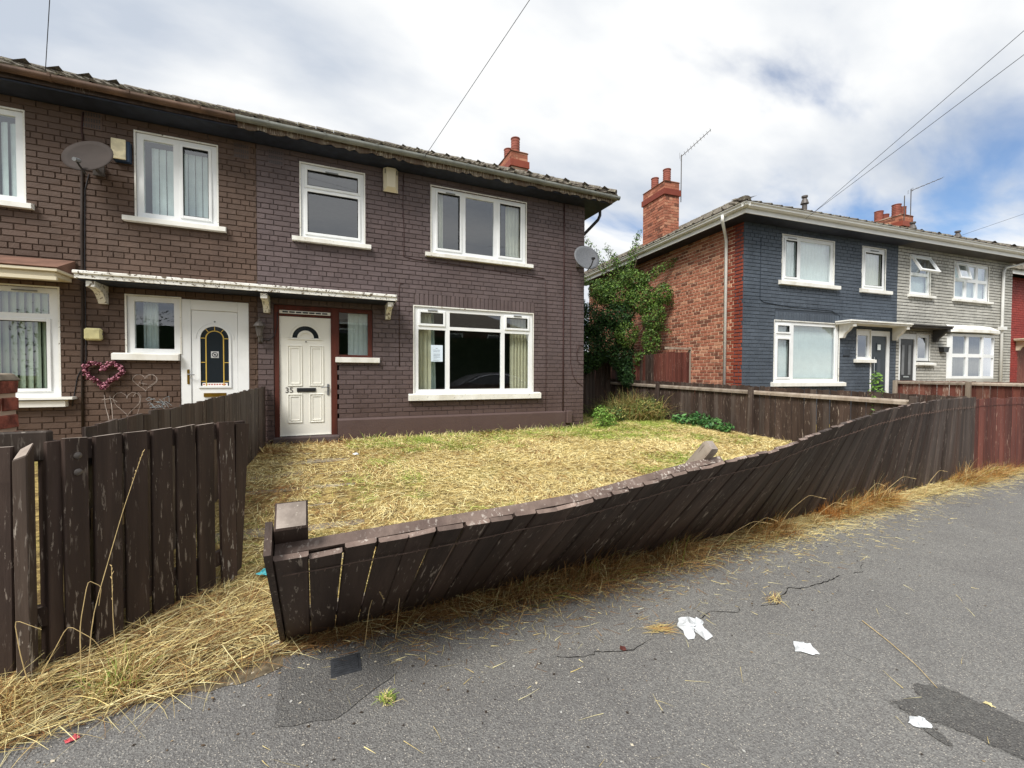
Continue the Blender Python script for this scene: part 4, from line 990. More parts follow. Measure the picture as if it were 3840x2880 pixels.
def fng(u, z, r): return ('raw', RAW) if u < -.44 else ('redcorner', REDCORNER)
brick_wall(HB, MG, [q for q in layout(-6.99, 0, ZB, ZT, [], random.Random(9), gap=.014)], fng, 150, 34)
slateCorner = None
rb = MB(); rb.box(-.002, 0, .0, .24, ZB, ZT)
w = window(HB, 1.16, 2.87, 3.57, 4.64, [(1.25, 1.66, 3.66, 4.56, True), (1.76, 2.79, 3.66, 4.56, False)], (1.04, 3.02, 3.48, 3.57), sillm=CLEANW, vents=[(1.32, 1.6, 4.565)])
curtain(w, 1.17, 2.86, 3.6, 4.6, BLIND, y=.12, folds=16, amp=.012)
w = window(HB, 3.90, 4.78, 3.57, 4.64, [(4.0, 4.69, 3.66, 4.54, True)], (3.80, 4.96, 3.48, 3.57), sillm=CLEANW, vents=[(4.2, 4.5, 4.56)])
curtain(w, 3.92, 4.77, 3.6, 4.6, NETC, y=.12, folds=8, amp=.012)
w = window(HB, .95, 3.10, 1.20, 2.64, [(1.04, 1.46, 2.36, 2.56, True), (1.04, 1.46, 1.30, 2.24, True), (1.58, 3.0, 1.29, 2.56, False)], (.85, 3.27, 1.11, 1.2), sillm=CLEANW)
blinds(w, 1.0, 3.09, 1.22, 2.62, 34, BLIND, y=.12, ang=.45, wid=.07)
w = window(HB, 3.75, 4.265, 1.78, 2.53, [(3.82, 4.20, 1.85, 2.40, False)], (3.64, 4.38, 1.70, 1.78), sillm=CLEANW)
db = part_empty('front_door', HB)
b = MB(); b.box(4.27, 4.33, .0, .08, .3, 2.53); b.box(4.92, 5.03, .0, .08, .3, 2.53); b.box(4.33, 4.92, .0, .08, 2.40, 2.53); b.build('door_frame', UPVC, db)
b = MB(); b.box(4.335, 4.915, .02, .06, .3, 2.395); b.build('door_leaf', DOORK, db)
for z0_, z1_, m_ in ((2.0, 2.22, BLIND), (1.0, 1.85, METG), (.45, .85, DOORK)):
    b = MB(); b.box(4.53, 4.72, .008, .0195, z0_, z1_); b.build('door_panel', DOORK, db, bevel=.005); b = MB(); b.box(4.565, 4.685, .004, .0075, z0_+.04, z1_-.04); b.build('door_light', CARG if m_ is METG else m_, db)
b = MB(); b.tube([(4.40, -.03, 1.45), (4.40, -.03, 1.85)], .015, 8); b.box(4.36, 4.48, .0, .0195, 1.27, 1.3); b.build('handle', CHROME, db)
def canopy_b(house, x0, x1, brs, m):
    c = part_empty('door_canopy', house)
    b = MB(); b.box(x0, x1, -.36, -.0125, 2.63, 2.67); b.box(x0-.02, x1, -.39, -.0125, 2.6705, 2.71); b.build('canopy_board', m, c, bevel=.008)
    for x in brs:
        b = MB(); prof = [(-.0125, 2.30), (-.0125, 2.63), (-.34, 2.63), (-.34, 2.56), (-.27, 2.55), (-.22, 2.48), (-.13, 2.40), (-.09, 2.30)]
        vs = [(x-.05, p[0], p[1]) for p in prof] + [(x+.05, p[0], p[1]) for p in prof]; n = len(prof)
        b.add(vs, [tuple(range(n)), tuple(range(2*n-1, n-1, -1))] + [(i, i+n, (i+1) % n+n, (i+1) % n) for i in range(n)]); b.build('bracket', m, c)
canopy_b(HB, 2.95, PX-.02, [3.15, 5.15], CLEANW)
hip_roof(HB, -.45, PX-.01, -.42, 7.3, 5.0, 2.0, True, False, TILE, ind_side=12)
def eaves_w(house, x0, x1, gable_left, gable_right, name='gutter'):
    b = MB(); b.box(x0, x1, -.42, -.40, 4.80, 4.955)
    if gable_left: b.box(x0, x0+.02, -.40, 7.2, 4.80, 4.955)
    if gable_right: b.box(x1-.02, x1, -.40, 7.2, 4.80, 4.955)
    b.build('fascia', WHITEG, house)
    b = MB(); b.box(x0+.02, x1-.02*(gable_right), -.40, -.02, 4.795, 4.805)
    if gable_left: b.box(x0+.021, -.015, -.02, 7.2, 4.795, 4.805)
    if gable_right: b.box(10.64, x1-.021, -.02, 7.2, 4.795, 4.805)
    b.build('soffit', DARKNAVY, house)
    b = MB(); swept(b, (x0-(.12 if gable_left else 0), -.421, 4.985), (x1+(.12 if gable_right else 0), -.421, 4.985), OGEE, (0, -1, 0))
    if gable_left: swept(b, (x0-.001, -.54, 4.985), (x0-.001, 7.3, 4.985), OGEE, (-1, 0, 0))
    if gable_right: swept(b, (x1+.001, -.54, 4.985), (x1+.001, 7.3, 4.985), OGEE, (1, 0, 0))
    b.build(name, WHITEG, house)
    k = x0+.3
    while k < x1: b = MB(); swept(b, (k, -.419, 4.985), (k+.05, -.419, 4.985), [(p[0]*1.06, p[1]*1.06) for p in OGEE[:7]], (0, -1, 0)); b.build('gutter_bracket', WHITEG, house); k += .95
eaves_w(HB, -.42, PX-.005, True, False)
dp = MB(); dp.tube([(-.50, .12, 4.92), (-.50, .12, 4.80), (-.10, .42, 4.60), (-.055, .44, 4.50), (-.055, .44, .3)], .034, 10); dp.build('downpipe', WHITEG, HB, smooth=True)
cable(HB, [(.49, -.016, 4.5), (.485, -.016, 3.1), (.6, -.016, 3.04), (1.4, -.016, 2.98), (2.8, -.016, 2.96), (3.1, -.016, 2.85), (3.12, -.016, 2.7)], .007, flat('dark slate cable', lin(44, 52, 62), .7))
chimney(HB, .30, .83, 3.09, 4.12, 5.15, 7.12, [(.56, 3.32, .44, .11, POT), (.56, 3.88, .42, .11, POT), (.60, 3.6, .14, .08, BLACK)], 4, 190)
def vent_pipe(house, x, y, z0_, z1_, cowl=True):
    v = part_empty('vent_pipe', house, (x, y, z0_)); b = MB(); h = z1_-z0_
    b.lathe([(.075, 0), (.06, .12), (.055, h-.2), (.095, h-.2), (.06, h-.09), (.04, h-.06), (.07, h-.04), (.07, h)], 12); b.build('stack', METD, v)
vent_pipe(HB, 2.52, .5, 5.28, 5.92)
t = thing('name_plate', BC + Matrix.Rotation(y2, 3, 'Z') @ Vector((3.36, 0, 1.95)), y2, 'small slate grey plaque on the blue wall beside its ground floor window', 'plaque')
b = MB(); b.box(-.12, .12, -.03, -.012, -.08, .08); b.build('plate', SLATEJ, t)

HG = thing('semi_detached_house', BC + Matrix.Rotation(y2, 3, 'Z') @ Vector((PX, 0, 0)), y2, 'pale grey brick house with open upstairs windows and a bay beside its black door', 'house')
bpy.context.view_layer.update()
gx = lambda a: a-PX
HOLG = [(gx(5.79), gx(6.65), 3.56, 4.61), (gx(7.74), gx(9.40), 3.56, 4.61), (gx(5.41), gx(6.14), ZB, 2.5), (gx(6.14), gx(6.69), 1.78, 2.5), (gx(7.47), gx(9.58), 1.3, 2.56)]
br = build_front(HG, 0, gx(10.64), HOLG, [], DARKJ, None, 0, 24, gap=.0125)
brick_wall(HG, I4, br, lambda u, z, r: ('grey', GREYB), 200, 35)
shell(HG, 0, gx(10.64), 7.0, DARKJ, (1.8,), left=False)
def open_sash(w, u0, u1, z0_, z1_, ang, name='open_sash'):
    M = Matrix.Translation((0, -.01, z1_)) @ Matrix.Rotation(R(-ang), 4, 'X'); h = z1_-z0_; k = .05
    b = MB(); b.box(u0, u0+k, -.02, .03, -h, 0, 0, M); b.box(u1-k, u1, -.02, .03, -h, 0, 0, M); b.box(u0+k, u1-k, -.02, .03, -k, 0, 0, M); b.box(u0+k, u1-k, -.02, .03, -h, -h+k, 0, M); b.build(name, UPVC, w)
    b = MB(); b.box(u0+k, u1-k, .003, .007, -h+k, -k, 0, M); b.build('pane', GLASS, w)
w = window(HG, gx(5.79), gx(6.65), 3.56, 4.61, [(gx(5.86), gx(6.58), 4.16, 4.55, False), (gx(5.86), gx(6.58), 3.64, 4.08, False)], (gx(5.70), gx(6.78), 3.49, 3.56), sillm=SILLW)
open_sash(w, gx(5.82), gx(6.62), 4.10, 4.59, 28); curtain(w, gx(5.84), gx(6.64), 3.6, 4.1, BLIND, y=.12, folds=8, amp=.01)
w = window(HG, gx(7.74), gx(9.40), 3.56, 4.61, [(gx(7.81), gx(8.26), 4.17, 4.54, False), (gx(8.36), gx(8.80), 4.17, 4.54, False), (gx(8.9), gx(9.33), 4.17, 4.54, False), (gx(7.81), gx(8.26), 3.64, 4.08, False), (gx(8.36), gx(8.80), 3.64, 4.08, False), (gx(8.9), gx(9.33), 3.64, 4.08, False)], (gx(7.65), gx(9.5), 3.49, 3.56), sillm=SILLW)
open_sash(w, gx(7.77), gx(8.30), 4.11, 4.58, 14); curtain(w, gx(7.8), gx(9.39), 3.6, 4.58, BLIND, y=.12, folds=14, amp=.01)
dg = part_empty('front_door', HG)
b = MB(); b.box(gx(5.41), gx(5.47), .0, .08, .3, 2.5); b.box(gx(6.05), gx(6.14), .0, .08, .3, 2.5); b.box(gx(5.47), gx(6.05), .0, .08, 2.36, 2.5); b.build('door_frame', UPVC, dg)
b = MB(); b.box(gx(5.475), gx(6.045), .02, .06, .3, 2.355); b.build('door_leaf', BLACK, dg)
for x in (5.56, 5.83): b = MB(); b.box(gx(x), gx(x+.1), .012, .0195, 1.4, 2.2); b.build('door_light', METG, dg)
b = MB(); b.box(gx(5.62), gx(5.85), .005, .0195, 1.33, 1.36); b.build('letterbox', CHROME, dg)
w = window(HG, gx(6.145), gx(6.69), 1.78, 2.5, [(gx(6.22), gx(6.62), 1.86, 2.42, False)], (gx(6.12), gx(6.85), 1.66, 1.72), sillm=SILLW)
# shallow bay
bay = part_empty('bay_window', HG)
plan = [(gx(7.47), -.0), (gx(7.50), -.09), (gx(8.75), -.20), (gx(9.45), -.14), (gx(9.58), .0)]
b = MB(); gl = MB(); wl_ = MB()
for (a, c) in zip(plan, plan[1:]):
    d = Vector((c[0]-a[0], c[1]-a[1], 0)); L_ = d.length; ang = math.atan2(d.y, d.x); M = Matrix.Translation((a[0], a[1], 0)) @ Matrix.Rotation(ang, 4, 'Z')
    if L_ < .3: b.box(0, L_, 0, .06, 1.3, 2.56, 0, M)
    else:
        nn = 2 if L_ > .8 else 1
        hl = [(L_*k/nn+.045, L_*(k+1)/nn-.045, z0_, z1_) for k in range(nn) for z0_, z1_ in ((1.37, 1.90), (2.0, 2.49))]
        slab(b, M, 0, L_, 1.3, 2.56, hl, .06)
        for h in hl: gl.box(h[0]-.003, h[1]+.003, .025, .029, h[2]-.003, h[3]+.003, 0, M)
    wl_.box(0, L_, 0.0, .1, ZB, 1.299, 0, M)
b.build('frame', UPVC, bay); gl.build('pane', GLASS, bay); wl_.build('bay_base', GREYB, bay)
tone_attr(bpy.data.objects[bay.children[-1].name].data, [.5]*len(bay.children[-1].data.polygons))
b = MB(); top = [(p[0]+(.08 if i == 4 else (-.08 if i == 0 else 0)), p[1]-.12) for i, p in enumerate(plan)]; n = 5
b.add([(p[0], p[1], 2.6) for p in top] + [(p[0], p[1], 2.68) for p in top] + [(p[0]*.98+.02, min(p[1]+.2, -.013), 2.82) for p in top] + [(top[0][0], -.0125, 2.6), (top[4][0], -.0125, 2.6)],
      [(i, i+1, i+6, i+5) for i in range(4)] + [(5+i, 6+i, 11+i, 10+i) for i in range(4)] + [(15, 0, 1, 2, 3, 4, 16)[::-1]]); b.build('bay_roof', CLEANW, bay)
blinds(bay, gx(7.6), gx(9.5), 1.32, 2.5, 22, flat('grey blind', lin(120, 122, 122), .9), y=.16, ang=.5, wid=.06)
canopy_b(HG, 0.02, gx(6.98), [gx(6.85)], DARKJ)
hip_roof(HG, .0, gx(11.02), -.42, 7.3, 5.0, 2.0, False, True, TILE, ind_front=1)
eaves_w(HG, -.0, gx(11.02), False, True) if False else None
b = MB(); b.box(0, gx(11.0), -.42, -.40, 4.80, 4.955); b.build('fascia', WHITEG, HG)
b = MB(); b.box(0, gx(10.98), -.40, -.02, 4.795, 4.805); b.build('soffit', DARKJ, HG)
b = MB(); swept(b, (0, -.421, 4.985), (gx(11.1), -.421, 4.985), OGEE, (0, -1, 0)); swept(b, (gx(11.0), -.54, 4.985), (gx(11.0), 7.3, 4.985), OGEE, (1, 0, 0)); b.build('gutter', WHITEG, HG)
for k in range(6): b = MB(); x = .3+k*.95; swept(b, (x, -.419, 4.985), (x+.05, -.419, 4.985), [(p[0]*1.06, p[1]*1.06) for p in OGEE[:7]], (0, -1, 0)); b.build('gutter_bracket', WHITEG, HG)
MB().tube([(gx(10.9), -.47, 4.92), (gx(10.85), -.44, 4.80), (gx(10.12), -.07, 4.62), (gx(10.04), -.055, 4.5), (gx(10.02), -.055, .3)], .036, 10).build('downpipe', WHITEG, HG, smooth=True)
b = MB(); b.box(gx(9.93), gx(10.13), -.13, -.01, 2.75, 2.85); b.build('hopper', WHITEG, HG)
chimney(HG, gx(9.72), gx(10.32), 2.35, 3.4, 5.6, 7.05, [(gx(9.85), 2.6, .42, .13, POT), (gx(10.12), 2.6, .36, .13, POT), (gx(9.85), 3.15, .38, .13, POT), (gx(10.1), 3.1, .28, .12, POT)], 6, 110)
vent_pipe(HG, gx(6.9), .55, 5.3, 5.8); vent_pipe(HG, gx(8.93), .5, 5.28, 5.76)
rz2 = Matrix.Rotation(y2, 3, 'Z')
def onB(u, d, z): return BC + rz2 @ Vector((u, d, z))
t = thing('hanging_planter', onB(7.22, 0, 2.1), y2, 'small black half-round wall planter on the pale grey brick wall', 'planter')
b = MB(); b.prism([(-.13, .06), (-.09, -.07), (.09, -.07), (.13, .06)], -.12, -.012); b.build('planter_box', BLACK, t)
b = MB(); b.box(-.14, .14, -.13, -.012, .0605, .075); b.build('planter_rim', BLACK, t)

# red house beyond
HR = thing('terraced_house', onB(12.45, 1.2, 0), y2, 'red painted house at the right-hand edge, partly hidden behind the grey one', 'house')
bpy.context.view_layer.update()
hr = [(1.7, 3.0, ZB, 2.5)]
br = build_front(HR, 0, 6, hr, [], REDJ, None, 0, 25, z1=4.9)
brick_wall(HR, I4, br, lambda u, z, r: ('redp', REDP), 30, 36)
b = MB(); b.box(1.7, 3.0, .05, .1, .3, 2.5); b.build('timber_door', FWR, HR)
b = MB(); b.box(0, .22, .241, 7, ZB, 4.9); b.box(5.78, 6, .241, 7, ZB, 4.9); b.box(.221, 5.779, 6.78, 7, ZB, 4.9); b.build('rear_wall', REDJ, HR)
canopy_b(HR, 1.4, 3.4, [1.6, 3.2], CREAMV)
hip_roof(HR, -.4, 6.4, -.4, 7.4, 4.98, 2.0, True, True, TILE, ind_front=0)
b = MB(); b.box(-.4, 6.4, -.42, -.40, 4.85, 5.0); b.build('fascia', WHITEG, HR)

# ================================================================== FENCES
B0 = Vector((.505, -5.42, 0)); B1 = Vector((8.64, -5.14, 0)); FD = (B1-B0).normalized(); FN = Vector((FD.y, -FD.x, 0)); FL = (B1-B0).length
LEAN = [(-.1, 47.5), (.3, 47), (1.2, 46), (1.55, 44), (2, 41), (2.9, 37), (3.2, 34), (4.2, 25), (5.5, 13.5), (7, 4), (8.2, 0), (20, 0)]
def lean(s):
    for (a, x), (b_, y) in zip(LEAN, LEAN[1:]):
        if s <= b_: return R(x + (y-x)*(s-a)/(b_-a))
    return 0
def fframe(s):
    t = lean(s); u = FN*math.sin(t) + Vector((0, 0, math.cos(t))); w = FN*math.cos(t) - Vector((0, 0, math.sin(t)))
    return Matrix((FD, -w, u)).transposed().to_4x4(), u, w
def fp(s, y, z):                       # point in the leaning frame
    M, u, w = fframe(s); return B0 + FD*s - w*y + u*z
def board_mesh(w, h, t, seed, mat, top='worn', endmat=None):
    r = random.Random(seed); b = MB(); n = 4; vs = []
    zs = [-.0, h*.33, h*.66, h]
    cut = [r.uniform(-.006, .004) for _ in range(2)] if top == 'worn' else [0, 0]
    if top == 'worn' and r.random() < .3: cut[r.randrange(2)] -= r.uniform(.006, .018)
    e = .005
    for i, z in enumerate(zs):
        j = r.uniform(-.0012, .0012)
        for (x, y) in ((-w/2+e, 0), (w/2-e, 0), (w/2, e), (w/2, t), (-w/2, t), (-w/2, e)):
            vs.append((x+j, y, z + ((cut[0] if x < 0 else cut[1]) if i == 3 else 0)))
    fs = [(6*i+k, 6*i+(k+1) % 6, 6*i+6+(k+1) % 6, 6*i+6+k) for i in range(3) for k in range(6)] + [(5, 4, 3, 2, 1, 0), (18, 19, 20, 21, 22, 23)]
    b.add(vs, fs); b.mi[-1] = 1
    return b.mesh('board', [mat, endmat or mat])
FH = 1.08
RUSTW = flat('rusty wire', lin(112, 92, 82), .7, .3, 30)
fence = thing('garden_fence', B0, 0, 'dark brown timber fence leaning out over the pavement with wire along its top', 'fence')
fi = Matrix.Translation(-B0)
bm_fw = [board_mesh(.107-.001*(i % 4), FH, .019, 100+i, FW, endmat=FWT) for i in range(10)]; bm_fg = [board_mesh(.096-.0012*(i % 4), FH, .019, 120+i, FWG, endmat=FWG) for i in range(10)]
rnd = random.Random(42); s = .054; k = 0
while s < FL-.02:
    far = s > 3.6; wd = .112 if not far else .101
    M, u, w_ = fframe(s); tp = lambda q: B0+FD*q+fframe(q)[1]*FH
    kz = (tp(s+.05)-tp(s-.05)).dot(u)/.1; SH = Matrix.Identity(4); SH[2][0] = kz; SH[1][0] = -(tp(s+.05)-tp(s-.05)).dot(w_)/.1
    me = (bm_fg if far and rnd.random() < .75 else bm_fw)[rnd.randrange(10)]
    o = link('board', me, fence); o.matrix_local = fi @ Matrix.Translation(B0+FD*s - w_*((-.0025 if k % 2 else .0025) + rnd.uniform(-.0015, .0015)) + u*(rnd.uniform(-.004, .004) - (.02 if rnd.random() < .06 else 0))) @ M @ Matrix.Rotation(rnd.uniform(-.011, .011)*(1 if far else .4), 4, 'Y') @ SH
    s += wd + rnd.uniform(-.003, .003); k += 1
def swept_rail(parent, s0, s1, y0, y1, z0, z1, mat, name='rail', jag=0.0, off=fi):
    n = max(2, int((s1-s0)/.15)); b = MB(); r = random.Random(int(s0*10)+3)
    for i in range(n+1):
        s_ = s0+(s1-s0)*i/n; j = r.uniform(-jag, jag)
        for (y, z) in ((y0, z0), (y0, z1+j), (y1, z1+j*.6), (y1, z0)): b.v.append(tuple(off @ fp(s_, y, z)))
    for i in range(n):
        for k in range(4): b.f.append((4*i+k, 4*i+4+k, 4*i+4+(k+1) % 4, 4*i+(k+1) % 4)[::-1]); b.mi.append(0)
    b.f += [(0, 1, 2, 3), (4*n+3, 4*n+2, 4*n+1, 4*n)]; b.mi += [0, 0]
    return b.build(name, mat, parent)
for a, c in ((.0, 2.35), (2.36, 4.85), (4.86, 8.13)):
    zt_ = 1.07 if a < 1 else .965
    swept_rail(fence, a, c, .0245, .064, zt_-.085, zt_, FWT, jag=.004); swept_rail(fence, a, c, .0195, .06, .22, .29, FW)
def fpost(s, w, top, name='post', rot=0, jag=False, mat=FW, yoff=.063):
    M, u, w_ = fframe(s); b = MB(); e = .006
    z1 = top
    vs = []
    for z, k in ((-.25, 0), (z1-.006, 0), (z1, e)):
        for x, y in ((-1, 0), (1, 0), (1, 1), (-1, 1)):
            vs.append((x*(w/2-k), (k if y == 0 else w-k), z + (rnd.uniform(-.03, .03) if jag and z > .5 else 0)))
    fs = [(0, 3, 2, 1)] + [(4*i+q, 4*i+(q+1) % 4, 4*i+4+(q+1) % 4, 4*i+4+q) for i in range(2) for q in range(4)] + [(8, 9, 10, 11)]
    b.add(vs, fs); b.mi[-1] = 1
    me = b.mesh(name, [mat, FWE]); o = link(name, me, fence); o.matrix_local = fi @ Matrix.Translation(B0+FD*s - w_*yoff) @ M @ Matrix.Rotation(rot, 4, 'Y'); return o
fpost(.052, .10, 1.175); fpost(2.20, .07, 1.135, rot=.03, jag=True, mat=FWA); fpost(4.86, .09, .94); fpost(7.2, .09, .94)
b = MB(); M, u, w_ = fframe(0); b.box(-.026, -.004, -.004, .11, -.02, 1.15, 0, M); b.v = [tuple(Vector(v)) for v in b.v]; o = b.build('end_board', FW, fence)
# wire along the top
def twisted(parent, s0, s1, off, zf=.955):
    b = MB(); pts = []; n = int((s1-s0)/.06); r = random.Random(2)
    for i in range(n+1): s_ = s0+(s1-s0)*i/n; pts.append(off @ fp(s_, -.008, zf+r.uniform(-.004, .004)-.012*math.sin(s_*2.6)**2))
    b.tube(pts, .0022, 5); k = s0+.05
    while k < s1: b.tube([off @ fp(k, -.010, zf-.022), off @ fp(k+.004, -.012, zf+.012)], .002, 4); k += .085
    b.build('twisted_wire', RUSTW, parent)
twisted(fence, .02, 8.1, fi)

# red fence carrying on to the right
f2 = thing('garden_fence', B1, 0, 'red brown vertical board fence carrying on beyond the leaning fence', 'fence')
bm_fr = [board_mesh(.104, 1.06, .019, 140+i, FWR) for i in range(8)]; d2 = Vector((math.cos(y2*.6), math.sin(y2*.6), 0))
f2.rotation_euler = (0, 0, y2*.6)
for k in range(95):
    o = link('board', bm_fr[rnd.randrange(8)], f2); o.location = (.055+k*.109, rnd.uniform(-.003, .003), rnd.uniform(-.012, .006))
for k in range(4): b = MB(); b.box(k*2.6, k*2.6+2.59, .0195, .06, .88, .96); b.build('rail', FWR, f2)
for k in range(4): b = MB(); b.box(k*2.6-.045, k*2.6+.045, .062, .15, 0, 1.0); b.build('post', FWR, f2)
b = MB(); b.tube([(i*.5, -.006, .955+.01*math.sin(i)) for i in range(20)], .003, 5); b.build('twisted_wire', FWR, f2)

def straight_fence(P, Q, h0, h1, z0, z1, label, mats, pitch, bw, side, rail_z, posts, railm, seed, postm=None, rail_h=.075, wirez=None, post_top=.02, kick=False):
    """boards from P to Q; h = board height at each end; z = ground height; side=+1 puts rails and posts on local -y (the seen side)"""
    P, Q = Vector(P), Vector(Q); d = (Q-P); L_ = d.length; a = math.atan2(d.y, d.x)
    t = thing('garden_fence', (P.x, P.y, 0), a, label, 'fence'); r = random.Random(seed); ms = [[board_mesh(bw, 1.0, .016, seed*10+i, m_) for i in range(6)] for m_ in mats]
    n = int(L_/pitch)
    for k in range(n):
        f = (k+.5)/n; o = link('board', ms[r.randrange(len(ms))][r.randrange(6)], t); zz = z0+(z1-z0)*f; hh = h0+(h1-h0)*f
        o.location = (f*L_, r.uniform(-.002, .003), zz); o.scale = (1, 1, hh+r.uniform(-.006, .006)); o.rotation_euler = (0, r.uniform(-.006, .006), 0)
    for ru in rail_z:
        for i in range(len(posts)-1):
            fa, fb = posts[i], posts[i+1]; b = MB(); za = z0+(z1-z0)*fa+(h0+(h1-h0)*fa)-ru; zb_ = z0+(z1-z0)*fb+(h0+(h1-h0)*fb)-ru
            y0_, y1_ = (-.05, -.001) if side > 0 else (.017, .066)
            A, B_ = fa*L_+.002, fb*L_-.002
            b.add([(A, y0_, za-rail_h), (B_, y0_, zb_-rail_h), (B_, y1_, zb_-rail_h-.0), (A, y1_, za-rail_h), (A, y0_, za-.03), (B_, y0_, zb_-.03), (B_, y1_, zb_), (A, y1_, za)],
                  [(0, 3, 2, 1), (4, 5, 6, 7), (0, 1, 5, 4), (1, 2, 6, 5), (2, 3, 7, 6), (3, 0, 4, 7)]); b.build('rail', railm, t)
    for f in posts:
        b = MB(); y0_, y1_ = (-.115, -.0515) if side > 0 else (.067, .14); zt_ = z0+(z1-z0)*f+(h0+(h1-h0)*f)+post_top
        b.box(f*L_-.045, f*L_+.045, y0_, y1_, 0, zt_); b.build('post', postm or mats[0], t, bevel=.006)
    return t
straight_fence((8.45, 2.5, 0), (8.64, -5.06, 0), 1.03, 1.03, .23, .05, 'low dark brown fence with weathered pale rail between the lawn and the blue house', [FW, FW, FWG], .104, .10, 1, [.09], [0.0, .26, .595, .93], FWA, 31, FWG, post_top=-.035)
# (boards stand behind, rail and posts towards the lawn)
straight_fence((-.21, -.03, 0), (-.365, -5.16, 0), .94, 1.05, .22, .05, 'brown board fence between the brown house garden and the path of number 35', [FW, FWG], .106, .102, 1, [.10, .75], [.03, .5, .9], FW, 32, post_top=-.06)
straight_fence((5.85, 2.52, 0), (8.44, 2.50, 0), 1.83, 1.83, .2, .2, 'tall dark close-boarded fence beside the right-hand corner of number 35', [FW, FWG], .104, .10, -1, [.12], [0.02, .98], FW, 33)
straight_fence((8.56, 5.2, 0), (8.56, .42, 0), 1.70, 1.72, .2, .2, 'tall red brown board fence behind the low fence under the brick gable', [FWR, FW, FWR], .104, .10, -1, [.12], [0.02, .98], FWR, 34)
gt = thing('side_gate', (8.60, .42, 0), R(-.5), 'red brown boarded side gate in a grey timber frame against the brick gable', 'gate')
ms = [board_mesh(.092, 1.72, .018, 400+i, FWR) for i in range(5)]
for k in range(8): o = link('board', ms[k % 5], gt); o.location = (.05+k*.096, 0, .24)
b = MB(); b.box(.79, .86, -.03, .05, .15, 2.10); b.box(-.02, .789, -.03, .05, 2.03, 2.08); b.build('gate_frame', FWA, gt)
pA, pB = onB(PX, -.05, 0), onB(PX, -4.15, 0)
straight_fence((pA.x, pA.y, 0), (pB.x, pB.y, 0), 1.05, 1.10, .2, .12, 'peeling red brown fence with post and capping rail in front of the grey brick house', [FWP, FWP, FWR], .115, .111, 1, [.015], [0.0, .35, .72, .99], FWA, 35, FWA, rail_h=.07, post_top=-.0)

# fence left of the gate with its chipped gate post
f3 = thing('garden_fence', (-.475, -5.35, 0), 0, 'chipped dark brown fence panel at the left edge in front of the brick pillar', 'fence')
ms = [board_mesh(.098, 1.0, .018, 500+i, FW, endmat=FWE) for i in range(4)]
for k in range(9): o = link('board', ms[k % 4], f3); o.location = (-.092-k*.104, 0.01, .04); o.rotation_euler = (0, rnd.uniform(-.01, .01), 0)
FWC = wood('chipped brown gate post', lin(76, 64, 56), lin(60, 50, 43), lin(184, 174, 162), 0.57)
b = MB(); b.add([(-.018, -.03, .0), (.028, -.03, 0), (.028, .024, 0), (-.018, .024, 0), (-.018, -.03, .99), (.028, -.03, 1.01), (.028, .024, 1.06), (-.018, .024, 1.03)],
                [(0, 3, 2, 1), (4, 5, 6, 7), (0, 1, 5, 4), (1, 2, 6, 5), (2, 3, 7, 6), (3, 0, 4, 7)]); b.mi[1] = 1; b.build('gate_post', [FWC, FWE], f3, bevel=.004)
b = MB(); b.box(-1.1, .06, .045, .09, .97, 1.10); b.build('rail', FWC, f3, bevel=.006)
b = MB(); b.box(-1.1, .05, .042, .088, .25, .33); b.build('rail', FW, f3)
b = MB(); b.tube([(-.9, -.004, .95), (-.4, -.006, .93), (-.06, -.03, .945)], .003, 5); b.build('twisted_wire', METD, f3)
b = MB(); b.box(.06, .20, .25, .30, .90, 1.02); b.build('flaking_offcut', flat('flaking pale blue paint', lin(160, 176, 184), .8, .3, 30), f3)
b = MB(); b.box(.05, .24, .22, .28, .60, .70); b.build('bare_batten', wood('raw timber', lin(176, 150, 110), lin(150, 124, 88)), f3)

# gate, ajar
G0 = Vector((-.40, -5.33, 0)); gdir = Vector((.52, .59, 0)).normalized(); ga = math.atan2(gdir.y, gdir.x)
gate = thing('garden_gate', G0, ga, 'dark brown boarded garden gate standing ajar with broken boards at its free end', 'gate')
GB_ = [(.048, .136), (.154, .263), (.280, .378), (.397, .497), (.517, .617), (.635, .733)]
for i, (a, c) in enumerate(GB_):
    me = board_mesh(c-a, 1.015, .02, 600+i, FW, endmat=FWE); o = link('board', me, gate); o.location = ((a+c)/2, 0, .045); o.rotation_euler = (0, rnd.uniform(-.004, .004), 0)
b = MB(); b.prism([(.775, .03), (.868, .03), (.856, 1.055), (.758, 1.06)], 0, .02); o = b.build('board', wood('scuffed gate board', lin(80, 64, 58), lin(66, 54, 48), lin(168, 160, 150), .57), gate)
b = MB(); b.prism([(.870, .10), (.900, .12), (.962, 1.03), (.872, 1.04), (.866, .62)], .002, .021); b.build('board', FW, gate)
b = MB(); b.box(.0, .05, .021, .085, .03, 1.055); b.build('stile', FW, gate, bevel=.003)
b = MB(); b.box(.051, .95, .021, .055, .955, 1.05); b.build('rail', FW, gate, bevel=.003)
b = MB(); b.box(.051, .90, .021, .055, .18, .27); b.build('rail', FW, gate, bevel=.003)
for z in (.98, .905): b = MB(); b.lathe([(.016, 0), (.014, .006), (.004, .010)], 10, M=Matrix.Translation((.095, -.0005, z)) @ Matrix.Rotation(R(90), 4, 'X')); b.build('bolt_head', METD, gate)

